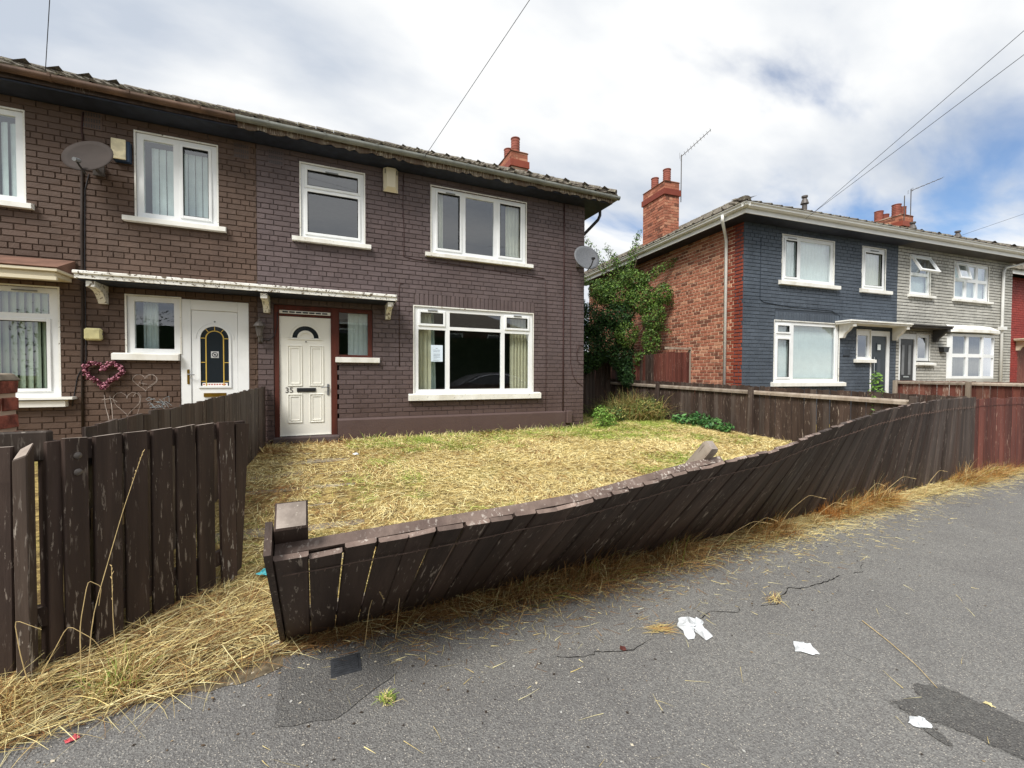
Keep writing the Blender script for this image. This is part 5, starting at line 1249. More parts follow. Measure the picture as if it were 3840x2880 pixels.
# brick gate pillar, far left
pil = thing('brick_pillar', (-.70, -5.24, 0), 0, 'red brick garden pillar with rough mortar cap at the left edge', 'pillar')
b = MB(); b.box(-.33, -.004, .004, .33, 0, 1.31); b.build('mortar_core', MORTAR, pil)
pbm = []
for i in range(4):
    r = random.Random(i); bb = MB(); j = lambda a: r.uniform(-a, a); c = .006
    bb.add([(-.11, .01, -.034), (.11, .01, -.034), (.11, .01, .034), (-.11, .01, .034)] + [(x*(.11-c)+j(.003), -.006+j(.002), z*(.034-c)+j(.002)) for x, z in ((-1, -1), (1, -1), (1, 1), (-1, 1))], [(4, 5, 6, 7), (0, 1, 5, 4), (1, 2, 6, 5), (2, 3, 7, 6), (3, 0, 4, 7)])
    pbm.append(bb.mesh('brick', REDBR))
for row in range(16):
    z = .04+row*.083
    for face in range(2):
        segs = [(-.335, -.118), (-.105, 0)] if row % 2 == face else [(-.335, -.23), (-.217, 0)]
        for a, c in segs:
            o = link('brick', pbm[rnd.randrange(4)], pil)
            if face == 0: o.matrix_local = Matrix.Translation(((a+c)/2, .0, z)) @ Matrix.Diagonal(((c-a)/.22, 1, 1, 1))
            else: o.matrix_local = Matrix.Translation((0, -(a+c)/2, z)) @ Matrix.Rotation(R(90), 4, 'Z') @ Matrix.Diagonal(((c-a)/.22, 1, 1, 1))
b = MB(); b.add([(-.35, -.012, 1.315), (.012, -.012, 1.315), (.012, .35, 1.315), (-.35, .35, 1.315), (-.33, .01, 1.352), (-.005, .012, 1.345), (-.008, .33, 1.35), (-.33, .33, 1.36)],
                [(0, 3, 2, 1), (4, 5, 6, 7), (0, 1, 5, 4), (1, 2, 6, 5), (2, 3, 7, 6), (3, 0, 4, 7)]); b.build('pillar_cap', STONE, pil, bevel=.005)

# ================================================================== AERIALS, WIRES
def aerial(loc, rz, label, h, boom, nel, cat='aerial', simple=False):
    t = thing('tv_aerial', loc, rz, label, cat)
    MB().tube([(0, 0, 0), (0, 0, h)], .014, 6).build('mast', METD, t)
    if not simple:
        b = MB(); e = Vector(boom); b.tube([(0, 0, h-.05), Vector((0, 0, h-.05))+e], .01, 5); b.build('boom', METD, t)
        px_ = e.cross(Vector((0, 0, 1))).normalized()
        for k in range(nel):
            c = Vector((0, 0, h-.05)) + e*(.12+.86*k/(nel-1)); l_ = .13-.03*k/nel; b = MB(); b.tube([c-px_*l_, c+px_*l_], .005, 4); b.build('element', METD, t)
        b = MB()
        for s in (-1, 1): 
            for q in range(4): c = Vector((0, 0, h-.10+q*.035)); b.tube([c+px_*s*.05-e*.05, c+px_*s*.16-e*.02], .004, 4)
        b.build('reflector', METD, t)
    return t
aerial(onB(.90, 3.1, 6.55), y2, 'tv aerial on a pole beside the tall brick chimney of the blue house', 1.40, (.50, -.62, .55), 9)
aerial(onB(10.35, 2.45, 6.7), y2, 'tv aerial with a long boom on the right of the far brick chimney', 1.32, (.75, -.5, .35), 6)
aerial(onB(9.78, 2.33, 6.75), y2, 'thin bare pole standing in front of the far chimney pots', .92, (0, 0, 0), 0, simple=True)
POLE = CAM + Vector((.385, -.752, .535))*24
def overhead(a, b_, label, sag=.0):
    a, b_ = Vector(a), Vector(b_); pts = [a.lerp(b_, i/24) + Vector((0, 0, -sag*4*(i/24)*(1-i/24))) for i in range(25)]
    o = MB().tube(pts, .0042, 5).build('overhead_wire', WIRE, None); tag(o, label, 'wire', 'overhead wires'); return o
def unp(px, py, depth):
    return CAM + fwd*depth + rgt2*((px-1920)/FPX*depth) + up2*((1440-py)/FPX*depth)
# anchor points on the eaves
overhead((-2.56, -.40, 5.16), POLE, 'thin overhead wire rising from the eaves of the brown house')
overhead((2.22, -.38, 5.04), POLE, 'overhead wire rising from the eaves of number 35 into the sky')
def through(a, px, py, zt):
    r_ = unp(px, py, 1.0)-CAM; P = CAM + r_*((zt-CAM.z)/r_.z); return Vector(a)+(P-Vector(a))*2.2
a_ = onB(1.44, -.5, 4.99); overhead(a_, through(a_, 3840, 115, 5.9), 'upper of the two overhead wires reaching the blue house roof')
a_ = onB(1.20, -.52, 4.84); overhead(a_, through(a_, 3840, 205, 5.7), 'lower of the two overhead wires reaching the blue house eaves')
overhead(onB(9.0, .6, 5.6), onB(16, -9, 9.2), 'short overhead wire at the right edge above the grey house roof')

# ================================================================== ACROSS THE STREET (seen in the window glass)
def leaf_cloud(name, centers, n, size, cols, mat, seed, parent=None, squash=1.0, drop=None):
    """leaf-sized quads filling ellipsoids (c, rx, ry, rz)"""
    rs = np.random.RandomState(seed); w = np.array([c[1]*c[2]+c[1]*c[3] for c in centers]); w = w/w.sum(); idx = rs.choice(len(centers), n, p=w)
    C = np.array([c[0] for c in centers])[idx]; Rr = np.array([c[1:4] for c in centers])[idx]
    d = rs.normal(size=(n, 3)); d /= np.linalg.norm(d, axis=1)[:, None]; r = rs.uniform(.25, 1, n)**.45; P = C + d*Rr*r[:, None]
    nr = d + rs.normal(size=(n, 3))*.9 + np.array([0, 0, .6]); nr /= np.linalg.norm(nr, axis=1)[:, None]
    a = np.cross(nr, rs.normal(size=(n, 3))); a /= np.linalg.norm(a, axis=1)[:, None]; b = np.cross(nr, a); L_ = size*rs.uniform(.6, 1.3, n)[:, None]; W_ = L_*.36
    V = np.stack([P - a*L_*.5, P + b*W_*.5, P + a*L_*.5, P - b*W_*.5], 1).reshape(-1, 3); F = np.arange(4*n).reshape(n, 4)
    cs = np.array(cols)[rs.randint(len(cols), size=n)][:, :3]*rs.uniform(.75, 1.25, n)[:, None]
    return np_mesh(name, V, F, np.repeat(cs, 4, 0), mat, parent)
def np_mesh(name, V, F, colv, mat, parent=None, kind=None):
    me = bpy.data.meshes.new(name); nv, nf, k = len(V), len(F), F.shape[1]
    me.vertices.add(nv); me.vertices.foreach_set('co', V.astype(np.float32).ravel()); me.loops.add(nf*k); me.loops.foreach_set('vertex_index', F.astype(np.int32).ravel())
    me.polygons.add(nf); me.polygons.foreach_set('loop_start', np.arange(0, nf*k, k, dtype=np.int32)); me.polygons.foreach_set('loop_total', np.full(nf, k, np.int32))
    me.update(calc_edges=True); ca = me.color_attributes.new('col', 'FLOAT_COLOR', 'POINT')
    ca.data.foreach_set('color', np.concatenate([colv, np.ones((nv, 1))], 1).astype(np.float32).ravel()); me.materials.append(mat)
    o = link(name, me, parent)
    if kind: o['kind'] = kind
    return o
G1, G2, G3, G4 = lin(74, 96, 48), lin(52, 72, 38), lin(96, 118, 60), lin(38, 54, 32)
hd = thing('hedge', (6, -16, -.1), 0, 'tall dark hedge across the road, mirrored in the window glass', 'hedge')
lc = leaf_cloud('foliage', [((x, 0, z), 1.1, .7, 1.0) for x in np.arange(-16, 17, 1.4) for z in (1.0, 2.3, 3.4)], 16000, .16, [G2, G4, G4], LEAF, 3, hd)
b = MB(); b.box(-16, 16, -.4, .4, 0, 3.6); b.build('hedge_core', flat('dark hedge inside', G4[:3]+(1,), .95), hd)
ho = thing('opposite_house', (8, -26, 0), 0, 'dark brick house with white gutter across the road, mirrored in the window', 'house')
b = MB(); b.box(-9, 9, -7, 0, 0, 5.2); b.build('wall', flat('dark far brick', lin(92, 66, 58), .9, .2), ho)
b = MB(); b.add([(-9.4, .4, 5.2), (9.4, .4, 5.2), (9.4, -7.4, 5.2), (-9.4, -7.4, 5.2), (-5.5, -3.5, 7.2), (5.5, -3.5, 7.2)], [(0, 1, 5, 4)[::-1], (1, 2, 5)[::-1], (2, 3, 4, 5)[::-1], (3, 0, 4)[::-1]]); b.build('roof', TILE, ho)
b = MB(); b.box(-9.4, 9.4, .4, .5, 5.05, 5.2); b.build('gutter', WHITEG, ho)
for x in (-6, -2.4, 2.4, 6):
    wp = part_empty('window', ho); b = MB(); b.box(x-.7, x+.7, .01, .06, 3.6, 4.8); b.build('frame', UPVC, wp); b = MB(); b.box(x-.6, x+.6, .061, .07, 3.7, 4.7); b.build('pane', CARG, wp)
car = thing('parked_car', (8.0, -10.4, -.12), R(180), 'dark parked car by the kerb behind the camera, mirrored in the big window', 'car')
body = [(-2.2, .30), (-2.24, .55), (-2.18, .82), (-2.02, .98), (-1.2, 1.07), (-.55, 1.46), (-.05, 1.56), (.6, 1.57), (1.25, 1.46), (1.85, 1.18), (2.12, 1.02), (2.18, .6), (2.1, .30), (1.75, .27), (1.72, .45), (1.6, .62), (1.35, .70), (1.1, .62), (.98, .45), (.95, .27), (-1.0, .27), (-1.03, .45), (-1.15, .62), (-1.4, .70), (-1.65, .62), (-1.77, .45), (-1.8, .27)]
b = MB(); ns = 7; prof_s = [(-.90, .0), (-.88, .03), (-.70, .06), (0, .08), (.70, .06), (.88, .03), (.90, .0)]
for j, (yy, kk) in enumerate(prof_s):
    for (x, z) in body:
        cab = max(0, (z-1.0)/.57); b.v.append((x*(1-.0*kk), yy*(1-.20*cab), z+ (kk*.25 if z > 1.0 else 0)))
nb_ = len(body)
for j in range(ns-1):
    for i in range(nb_): b.f.append((j*nb_+i, j*nb_+(i+1) % nb_, (j+1)*nb_+(i+1) % nb_, (j+1)*nb_+i)); b.mi.append(0)
b.f += [tuple(range(nb_))[::-1], tuple((ns-1)*nb_+i for i in range(nb_))]; b.mi += [0, 0]; b.build('body', CARP, car, smooth=False)
for sgn in (-1, 1):
    gp = [(-1.10, 1.10), (-.50, 1.42), (-.0, 1.50), (.55, 1.50), (1.15, 1.40), (1.68, 1.14), (1.2, 1.06), (-.9, 1.04)]
    b = MB(); b.add([(p[0], sgn*(.905-.18*max(0, (p[1]-1.0)/.57)), p[1]) for p in gp], [tuple(range(8)) if sgn > 0 else tuple(range(8))[::-1]]); b.build('side_window', CARG, car)
    b = MB(); b.tube([(p[0], sgn*(.915-.18*max(0, (p[1]-1.0)/.57)), p[1]) for p in gp+[gp[0]]], .020, 5); b.build('window_trim', CHROME, car)
    for x in (-1.4, 1.35):
        wh = part_empty('wheel', car, (x, sgn*.80, .33)); Mx = Matrix.Rotation(R(90), 4, 'X')
        MB().lathe([(.20, -.10), (.32, -.09), (.335, -.05), (.335, .05), (.32, .09), (.20, .10)], 24, M=Mx).build('tyre', BLACK, wh); MB().lathe([(.04, -.108), (.20, -.101), (.20, .101), (.04, .108)], 12, M=Mx).build('rim', ALU, wh)
b = MB(); b.box(2.12, 2.2, -.75, -.45, .72, .88); b.box(2.12, 2.2, .45, .75, .72, .88); b.build('headlight', CHROME, car)

# ================================================================== VEGETATION
def blades(name, P, ang, L_, W_, lift, bend, cols, mat=None, kind='stuff', parent=None, side=None, minz=None, seed=0):
    """curved grass blades: base points P (n,3), heading, length, width, start pitch, droop"""
    rs = np.random.RandomState(seed); n = len(P); T = np.array([0, .35, .7, 1.0]); hx, hy = np.cos(ang), np.sin(ang)
    side = rs.normal(size=n)*.12 if side is None else side
    V = np.zeros((n, 4, 2, 3)); tw = rs.uniform(-1, 1, n)
    for i, t in enumerate(T):
        hor = L_*t*np.cos(lift)*(1-.0*t); z = L_*(np.sin(lift)*t - bend*t*t); lat = side*L_*t*t
        c = np.stack([P[:, 0]+hx*hor-hy*lat, P[:, 1]+hy*hor+hx*lat, P[:, 2]+z], 1)
        if minz is not None: c[:, 2] = np.maximum(c[:, 2], minz(c[:, 0], c[:, 1])+.002)
        ww = W_*(1-.75*t)/2; V[:, i, 0] = c + np.stack([-hy*ww, hx*ww, tw*ww*.8], 1); V[:, i, 1] = c - np.stack([-hy*ww, hx*ww, tw*ww*.8], 1)
    F = []; base = np.arange(n)*8
    for i in range(3): F.append(np.stack([base+2*i, base+2*i+2, base+2*i+3, base+2*i+1], 1))
    F = np.concatenate(F); return np_mesh(name, V.reshape(-1, 3), F, np.repeat(cols, 8, 0), mat or BLADE, parent, kind)
def vnoise(x, y, s, seed=0):
    """cheap smooth value noise for numpy arrays"""
    rs = np.random.RandomState(seed); g = rs.rand(64, 64); X, Y = x*s+200, y*s+200; xi, yi = np.floor(X).astype(int), np.floor(Y).astype(int); fx, fy = X-xi, Y-yi; fx = fx*fx*(3-2*fx); fy = fy*fy*(3-2*fy)
    G = lambda a, b: g[a % 64, b % 64]
    return G(xi, yi)*(1-fx)*(1-fy)+G(xi+1, yi)*fx*(1-fy)+G(xi, yi+1)*(1-fx)*fy+G(xi+1, yi+1)*fx*fy
def yfn(x): return -5.42+.28*np.clip((x-.505)/8.135, 0, 1.25)
def lz(x, y): f = yfn(x); return np.where(y > f-.02, .035+.185*np.clip((y-f)/-f, 0, 1), 0.0)
STRAW = np.array([lin(232, 214, 152)[:3], lin(216, 194, 130)[:3], lin(241, 229, 174)[:3], lin(198, 175, 115)[:3]])
GREENS = np.array([lin(150, 168, 76)[:3], lin(120, 144, 60)[:3], lin(178, 188, 96)[:3]])
BROWNS = np.array([lin(150, 112, 68)[:3], lin(126, 90, 56)[:3], lin(172, 132, 84)[:3]])
rs = np.random.RandomState(12)
def lawn(n, seed):
    rs = np.random.RandomState(seed); x = rs.uniform(-.2, 8.55, n); y = rs.uniform(-5.40, 2.4, n)
    keep = ((y < -.06) | (x > 5.9)) & (y > yfn(x)+.03); x, y = x[keep], y[keep]; n = len(x)
    pathm = (x < 1.0); dens = np.where(pathm, .98, 1.0)*(1-.65*((vnoise(x, y, 1.3, 4) > .66) & pathm)); k = rs.rand(n) < dens; x, y = x[k], y[k]; n = len(x)
    gr = vnoise(x, y, .9, 7)*.6+vnoise(x, y, 3.1, 8)*.4; br = vnoise(x, y, 1.1, 9)*.55+vnoise(x, y, 4.0, 10)*.45
    gp = np.clip((gr-.55)*2.6, 0, .8)*np.clip((x-.6)*1.2, .1, 1) + .30*(y > -1.0)*(x > 1) + .12*(x > 1.2)*(y < -4.2); bp_ = np.clip((br-.5)*2.0, 0, .6)*np.clip(1.5-.2*x, .3, 1) + .22*(x < 1.4)
    u = rs.rand(n); cols = STRAW[rs.randint(4, size=n)].copy(); m_ = u < gp; cols[m_] = GREENS[rs.randint(3, size=m_.sum())]; m2 = (~m_) & (rs.rand(n) < bp_); cols[m2] = BROWNS[rs.randint(3, size=m2.sum())]
    cols *= rs.uniform(.75, 1.2, n)[:, None]
    dist = np.hypot(x-CAM.x, y-CAM.y)
    L_ = rs.uniform(.04, .12, n)*(1+.3*(m_)); W_ = rs.uniform(.0024, .0050, n)*np.clip(dist/4.5, .8, 1.7)
    P = np.stack([x, y, lz(x, y)+rs.uniform(0, .022, n)], 1)
    sw = vnoise(x, y, .8, 15)*6.28*1.5
    ang = np.where(rs.rand(n) < .45, sw+rs.normal(size=n)*.5, rs.uniform(0, 6.28, n))
    lift = np.where(m_, rs.uniform(.25, 1.1, n), rs.uniform(.02, .75, n)); bend = np.sin(lift)*rs.uniform(.4, 1.0, n)
    tall = (rs.rand(n) < .02) | ((y > -.25) & (x < 5.9) & (rs.rand(n) < .35)); L_ = np.where(tall, L_*rs.uniform(1.3, 2.2, n), L_); lift = np.where(tall, rs.uniform(.5, 1.3, n), lift); bend = np.where(tall, np.sin(lift)*rs.uniform(.3, .8, n), bend)
    return blades('lawn_grass', P, ang, L_, W_, lift, bend, cols, seed=seed)
lg = lawn(190000, 1); tag(lg, 'mown dry yellow and green lawn grass in front of number 35', 'grass', kind='stuff')
# loose straw over the gateway and along the fence foot
def verge():
    rs = np.random.RandomState(5); parts = []
    # gateway mat
    n = 12500; x = rs.uniform(-1.3, .52, n); t = rs.rand(n)
    edge = -5.72+.20*np.clip((x+.4), 0, 1)+.05*vnoise(x, x*0, 5, 3)-.03
    y = edge + t*(np.where(x > -.35, -4.9, -5.30)-edge); n1 = vnoise(x, y, 4, 6); k = rs.rand(n) < np.clip(.45+n1*.9 - 1.0*((x < .45) & (y > edge+.12) & (y < edge+.3) & (n1 < .4)), .1, 1); x, y = x[k], y[k]; n = len(x)
    cols = STRAW[rs.randint(4, size=n)]*rs.uniform(.75, 1.2, n)[:, None]; m_ = rs.rand(n) < .42; cols[m_] = BROWNS[rs.randint(3, size=m_.sum())]*rs.uniform(.6, 1.1, m_.sum())[:, None]
    parts.append((np.stack([x, y, lz(x, y)+rs.uniform(.004, .045, n)], 1), np.where(rs.rand(n) < .4, .55+rs.normal(size=n)*.35, rs.uniform(0, 6.28, n)), rs.uniform(.04, .26, n)**1.0, rs.uniform(.0016, .0036, n), rs.uniform(-.02, .35, n), rs.uniform(0, .25, n), cols*rs.uniform(.6, 1.1, n)[:, None]))
    # fence foot: a flattened mat that thins out over the asphalt, and clumps standing against the boards
    n = 42000; s = rs.uniform(.02, 9.9, n); wdt = np.where(s < 1.0, .07+.13*s, np.where(s < 4.6, .20, .15)+.06*vnoise(s, s*0, 2.2, 8)); off = np.minimum(rs.exponential(1.0, n)*wdt*.62, .75)*(rs.rand(n)*.5+.5)
    x, y = B0.x+FD.x*s+FN.x*off, B0.y+FD.y*s+FN.y*off
    cols = BROWNS[rs.randint(3, size=n)]*rs.uniform(.6, 1.15, n)[:, None]; pst = np.clip((s-2.2)/2.2, .10, .8)+.25*(off > .15); m_ = rs.rand(n) < pst; cols[m_] = STRAW[rs.randint(4, size=m_.sum())]*rs.uniform(.7, 1.0, m_.sum())[:, None]
    parts.append((np.stack([x, y, .002+rs.uniform(0, .035, n)*(off < .2)], 1), np.where(rs.rand(n) < .5, rs.normal(size=n)*.5-.3, rs.uniform(0, 6.28, n)), rs.uniform(.04, .16, n)*(1-.5*np.clip(off/.4, 0, 1)), rs.uniform(.0020, .0036, n), rs.uniform(0, .35, n)*(off < .25), rs.uniform(0, .25, n)*(off < .25), cols))
    n = 30000; s = rs.uniform(.12, 9.9, n); cl = vnoise(s, s*0+3, 2.6, 18)*.6+vnoise(s, s*0+1, 6.1, 19)*.4; kk = rs.rand(n) < np.clip((cl-.30)*2.6, .06, 1)*np.where(s < .8, .3, 1)*np.where(s > 8.3, .5, 1); s = s[kk]; cl = cl[kk]; n = len(s); off = rs.beta(1.1, 2.6, n)*np.where(s < 1, .10, np.where(s < 4.6, .32, .24))
    x, y = B0.x+FD.x*s+FN.x*off, B0.y+FD.y*s+FN.y*off
    ORG = np.array([lin(190, 136, 70)[:3], lin(168, 118, 62)[:3], lin(204, 160, 92)[:3]])
    cols = BROWNS[rs.randint(3, size=n)]*rs.uniform(.7, 1.2, n)[:, None]; m_ = rs.rand(n) < np.clip((s-2.4)/2.6, .05, .6); cols[m_] = ORG[rs.randint(3, size=m_.sum())]*rs.uniform(.7, 1.1, m_.sum())[:, None]; m2 = rs.rand(n) < .22; cols[m2] = STRAW[rs.randint(4, size=m2.sum())]*.85; g_ = rs.rand(n) < .035; cols[g_] = GREENS[1]
    hg = .13+.25*np.clip((cl-.35)*2.2, 0, 1)
    li = rs.uniform(.45, 1.45, n)
    parts.append((np.stack([x, y, rs.uniform(0, .015, n)], 1), -1.1+rs.normal(size=n)*1.0, hg*rs.uniform(.45, 1.25, n), rs.uniform(.0020, .0038, n), li, np.sin(li)*rs.uniform(.15, .95, n), cols))
    # scattered wisps lying out on the asphalt
    n = 900; s = rs.uniform(.2, 9.0, n); off = .25+rs.exponential(.12, n); x, y = B0.x+FD.x*s+FN.x*off, B0.y+FD.y*s+FN.y*off
    parts.append((np.stack([x, y, np.full(n, .004)], 1), rs.uniform(0, 6.28, n), rs.uniform(.02, .09, n), rs.uniform(.0015, .003, n), np.zeros(n), np.zeros(n), STRAW[rs.randint(4, size=n)]*.9))
    n = 60; x = rs.uniform(.2, 4.6, n); y = rs.uniform(-7.2, -5.8, n)
    parts.append((np.stack([x, y, np.full(n, .006)], 1), rs.uniform(0, 6.28, n), rs.uniform(.03, .12, n), rs.uniform(.0014, .0022, n), np.zeros(n), np.zeros(n), STRAW[rs.randint(4, size=n)]*.9))
    P, a, L_, W_, li, be, c = [np.concatenate([p[i] for p in parts]) for i in range(7)]
    return blades('verge_grass', P, a, L_, W_, li, be, c, seed=6, minz=lz)
vg = verge(); tag(vg, 'long dry straw and brown grass along the foot of the fence and in the gateway', 'grass', kind='stuff')
# tall seed stalks: countable, each a thing of its own
def stalk(pts, label, r=.0016, head=True, col=None):
    t = thing('grass_stalk', pts[0], 0, label, 'grass stalk', 'tall dry grass stalks'); p0 = Vector(pts[0]); q = [Vector(p)-p0 for p in pts]
    sm = []
    for i in range(len(q)-1):
        for k in range(5): sm.append(q[i].lerp(q[i+1], k/5))
    sm.append(q[-1]); sm2 = [sm[0]] + [(sm[i-1]+sm[i]*2+sm[i+1])/4 for i in range(1, len(sm)-1)] + [sm[-1]]
    MB().tube(sm2, [r*(1.15-.6*i/len(sm2)) for i in range(len(sm2))], 5).build('stem', STRAWM, t)
    if head:
        b = MB(); rr = random.Random(len(label)); d = (sm2[-1]-sm2[-4])
        for k in range(9): c = sm2[-1]-d*(k/9); v = Vector((rr.uniform(-1, 1), rr.uniform(-1, 1), rr.uniform(0, 1)))*.007; b.tube([c, c+v+d.normalized()*.006], [.0022, .0006], 4)
        b.build('seed_head', STRAWM, t)
STRAWM = flat('dry stalk', lin(206, 180, 128), .8, .2, 30)
stalk([(-.22, -5.52, .02), (-.20, -5.50, .35), (-.12, -5.44, .75), (-.06, -5.40, 1.0)], 'long dry grass stalk leaning across the second and third gate boards')
stalk([(-.24, -5.50, .02), (-.25, -5.48, .3), (-.23, -5.46, .48), (-.19, -5.45, .44), (-.20, -5.45, .36)], 'hooked dry stalk curling in front of the first gate board', head=False)
stalk([(-.12, -5.48, .02), (-.15, -5.46, .25), (-.16, -5.44, .52)], 'short upright dry stalk in front of the second gate board')
stalk([(-.42, -5.48, .02), (-.36, -5.46, .16), (-.30, -5.45, .30), (-.22, -5.45, .22), (-.18, -5.45, .14)], 'bent dry stalk arching between the gate post and gate', head=False)
stalk([(-.40, -5.47, .02), (-.44, -5.46, .22), (-.46, -5.45, .36), (-.38, -5.45, .30)], 'kinked pale stalk at the foot of the gate post', head=False)
rr = random.Random(15)
for i, s in enumerate((.35, .5, 2.9, 3.2, 3.6, 4.1, 5.0, 5.3, 6.2)):
    p = B0+FD*s+FN*rr.uniform(.08, .2); dx = rr.uniform(.05, .3); dz = rr.uniform(.2, .42); dy = rr.uniform(-.25, -.05)
    stalk([(p.x, p.y, 0), (p.x+dx*.3, p.y+dy*.3, dz*.6), (p.x+dx*.8, p.y+dy*.7, dz), (p.x+dx*1.2, p.y+dy, dz*.92)], ['dry stalk bending low at the near end of the leaning fence', 'dry stalk just right of the near fence end', 'dry stalk before the middle of the leaning fence, left of the broken post', 'dry stalk under the broken short fence post', 'dry stalk arching in front of the darkest leaning boards', 'drooping seed stalk halfway along the leaning fence', 'seed stalk among orange grass tufts along the fence', 'arched seed stalk right of the orange grass tuft', 'seed stalk near the red fence section'][i])
stalk([(3.382, -6.475, .008), (3.30, -6.62, .010), (3.20, -6.78, .009), (3.098, -6.894, .008)], 'long straw lying across the pavement above the damp stain', r=.0019, head=False)
def plant(name, base, clouds, n, size, cols, label, cat, seed, stems=4, stemh=None):
    t = thing(name, base, 0, label, cat); leaf_cloud('foliage', clouds, n, size, cols, LEAF, seed, t); b = MB(); r = random.Random(seed)
    for k in range(stems):
        c = clouds[r.randrange(len(clouds))][0]; b.tube([(r.uniform(-.03, .03), r.uniform(-.03, .03), -.05), (c[0]*.5+r.uniform(-.05, .05), c[1]*.5, c[2]*.55), c], [.012, .009, .004], 5)
    b.build('stem', BARK, t); return t
def tuft(name, c, n, L0, L1, cols, label, cat, lift=(.5, 1.4), spread=.06, seed=1, w=(.002, .004), head=None):
    rs = np.random.RandomState(seed); a = rs.uniform(0, 6.28, n); r = rs.rand(n)*spread
    P = np.stack([c[0]+np.cos(a)*r, c[1]+np.sin(a)*r, np.full(n, c[2])+rs.uniform(0, .01, n)], 1); li = rs.uniform(*lift, n)
    hd_ = rs.uniform(0, 6.28, n) if head is None else head+rs.normal(size=n)*.45+3.14*(rs.rand(n) < .5)
    o = blades(name, P-np.array(c), hd_, rs.uniform(L0, L1, n), rs.uniform(*w, n), li, np.sin(li)*rs.uniform(.3, .9, n), np.array([tuple(c_)[:3] for c_ in cols])[rs.randint(len(cols), size=n)]*rs.uniform(.75, 1.2, n)[:, None], seed=seed, kind=None)
    o.location = c; tag(o, label, cat); return o
tuft('grass_tuft', (.916, -6.014, .003), 160, .02, .055, [STRAW[0], GREENS[1], GREENS[0]], 'small green and yellow grass tuft growing from the near pavement', 'grass tuft', spread=.035, seed=3)
tuft('straw_heap', (2.31, -6.09, .004), 130, .03, .10, [STRAW[1]*.85, STRAW[3]*.9, BROWNS[2]], 'little heap of cut straw beside the crumpled white tissue', 'straw', lift=(0, .3), spread=.045, seed=4, head=-.5, w=(.0015, .003))
tuft('straw_heap', (3.16, -6.13, .004), 70, .03, .10, [STRAW[0], STRAW[1], BROWNS[0]], 'wisp of straw lying on the long pavement crack', 'straw', lift=(0, .25), spread=.05, seed=5, head=.5, w=(.0015, .003))
tuft('grass_clump', (-.13, -5.50, .01), 500, .08, .22, [STRAW[0], STRAW[3], GREENS[1], BROWNS[0]], 'pale dry grass clump growing at the foot of the open gate', 'grass clump', lift=(.5, 1.4), spread=.10, seed=6)
tuft('grass_clump', (-.52, -5.50, .01), 420, .10, .34, [STRAW[0], STRAW[3], BROWNS[0]], 'curling dry grass clump at the foot of the left fence panel', 'grass clump', lift=(.6, 1.45), spread=.14, seed=7)
tuft('grass_clump', (5.05, -5.36, .01), 420, .12, .30, [lin(190, 130, 62), lin(168, 110, 52), BROWNS[2]], 'orange brown grass clump at the foot of the leaning fence', 'grass clump', lift=(.6, 1.4), spread=.12, seed=8)
tuft('grass_clump', (8.0, .9, .23), 4200, .35, 1.25, [lin(132, 140, 74), lin(176, 160, 104), lin(100, 112, 60), lin(160, 124, 80)], 'tall mixed weeds and arching grass in the back corner of the lawn', 'weeds', lift=(.7, 1.5), spread=.75, seed=9, w=(.006, .014))
plant('bramble', (7.55, .8, .22), [((0, 0, .2), .5, .4, .22), ((.5, -.3, .3), .45, .35, .28), ((-.5, -.2, .18), .4, .3, .22)], 3400, .075, [lin(90, 112, 58), lin(120, 134, 70), lin(156, 148, 88), lin(64, 82, 48)], 'dark mixed bramble between the house corner and the low fence', 'bramble', 23, 7)
tuft('grass_clump', (7.55, 1.5, .23), 900, .2, .8, [lin(118, 136, 72), lin(90, 106, 56)], 'dark weeds between the house corner and the low fence', 'weeds', lift=(.8, 1.5), spread=.5, seed=10, w=(.006, .014))
# leafy plants (defined below)
plant('leafy_weed', (6.15, -.22, .2), [((0, 0, .24), .22, .16, .28), ((.28, .1, .14), .22, .15, .17)], 900, .06, [lin(124, 158, 72), lin(98, 134, 58)], 'bright green leafy weed at the right-hand corner of number 35', 'weed', 20)
plant('leafy_plant', (8.42, -.75, .2), [((0, 0, .16), .16, .3, .17), ((-.1, -.45, .13), .16, .3, .14), ((-.12, .4, .12), .14, .25, .14), ((-.16, -.85, .08), .12, .2, .1)], 620, .12, [lin(74, 116, 62), lin(54, 92, 50), lin(96, 136, 78)], 'low dark green broad-leaved plant against the low brown fence', 'plant', 21)
plant('sapling', (8.70, -4.0, .12), [((0, 0, .95), .10, .12, .16), ((.03, .02, 1.18), .07, .08, .14), ((-.02, 0, .7), .1, .12, .15)], 190, .075, [lin(116, 150, 66), lin(96, 130, 60)], 'small green sapling poking above the low fence before the charcoal door', 'sapling', 22)
tree = thing('bushy_tree', (8.6, 1.9, .2), 0, 'bushy green tree between the plum house and the red brick gable', 'tree')
b = MB(); b.tube([(0, 0, -.1), (-.05, 0, 1.0), (-.15, .05, 2.2), (-.1, 0, 3.2), (-.05, -.05, 4.0)], [.07, .06, .045, .03, .012], 8)
lim = [((0, 0, 1.0), (-.9, .3, 2.4)), ((-.1, 0, 1.6), (.4, -.6, 2.9)), ((-.15, 0, 2.3), (-.8, .2, 3.6)), ((-.1, 0, 3.0), (.15, -.2, 4.6)), ((-.1, 0, 2.6), (.8, -.8, 4.0)), ((0, 0, .8), (.3, -.6, 1.8)), ((-.1, 0, 2.0), (-1.2, .3, 3.1))]
for a, c in lim: a, c = Vector(a), Vector(c); b.tube([a, a.lerp(c, .5)+Vector((0, 0, .12)), c], [.03, .02, .007], 6)
b.build('trunk', BARK, tree, smooth=True)
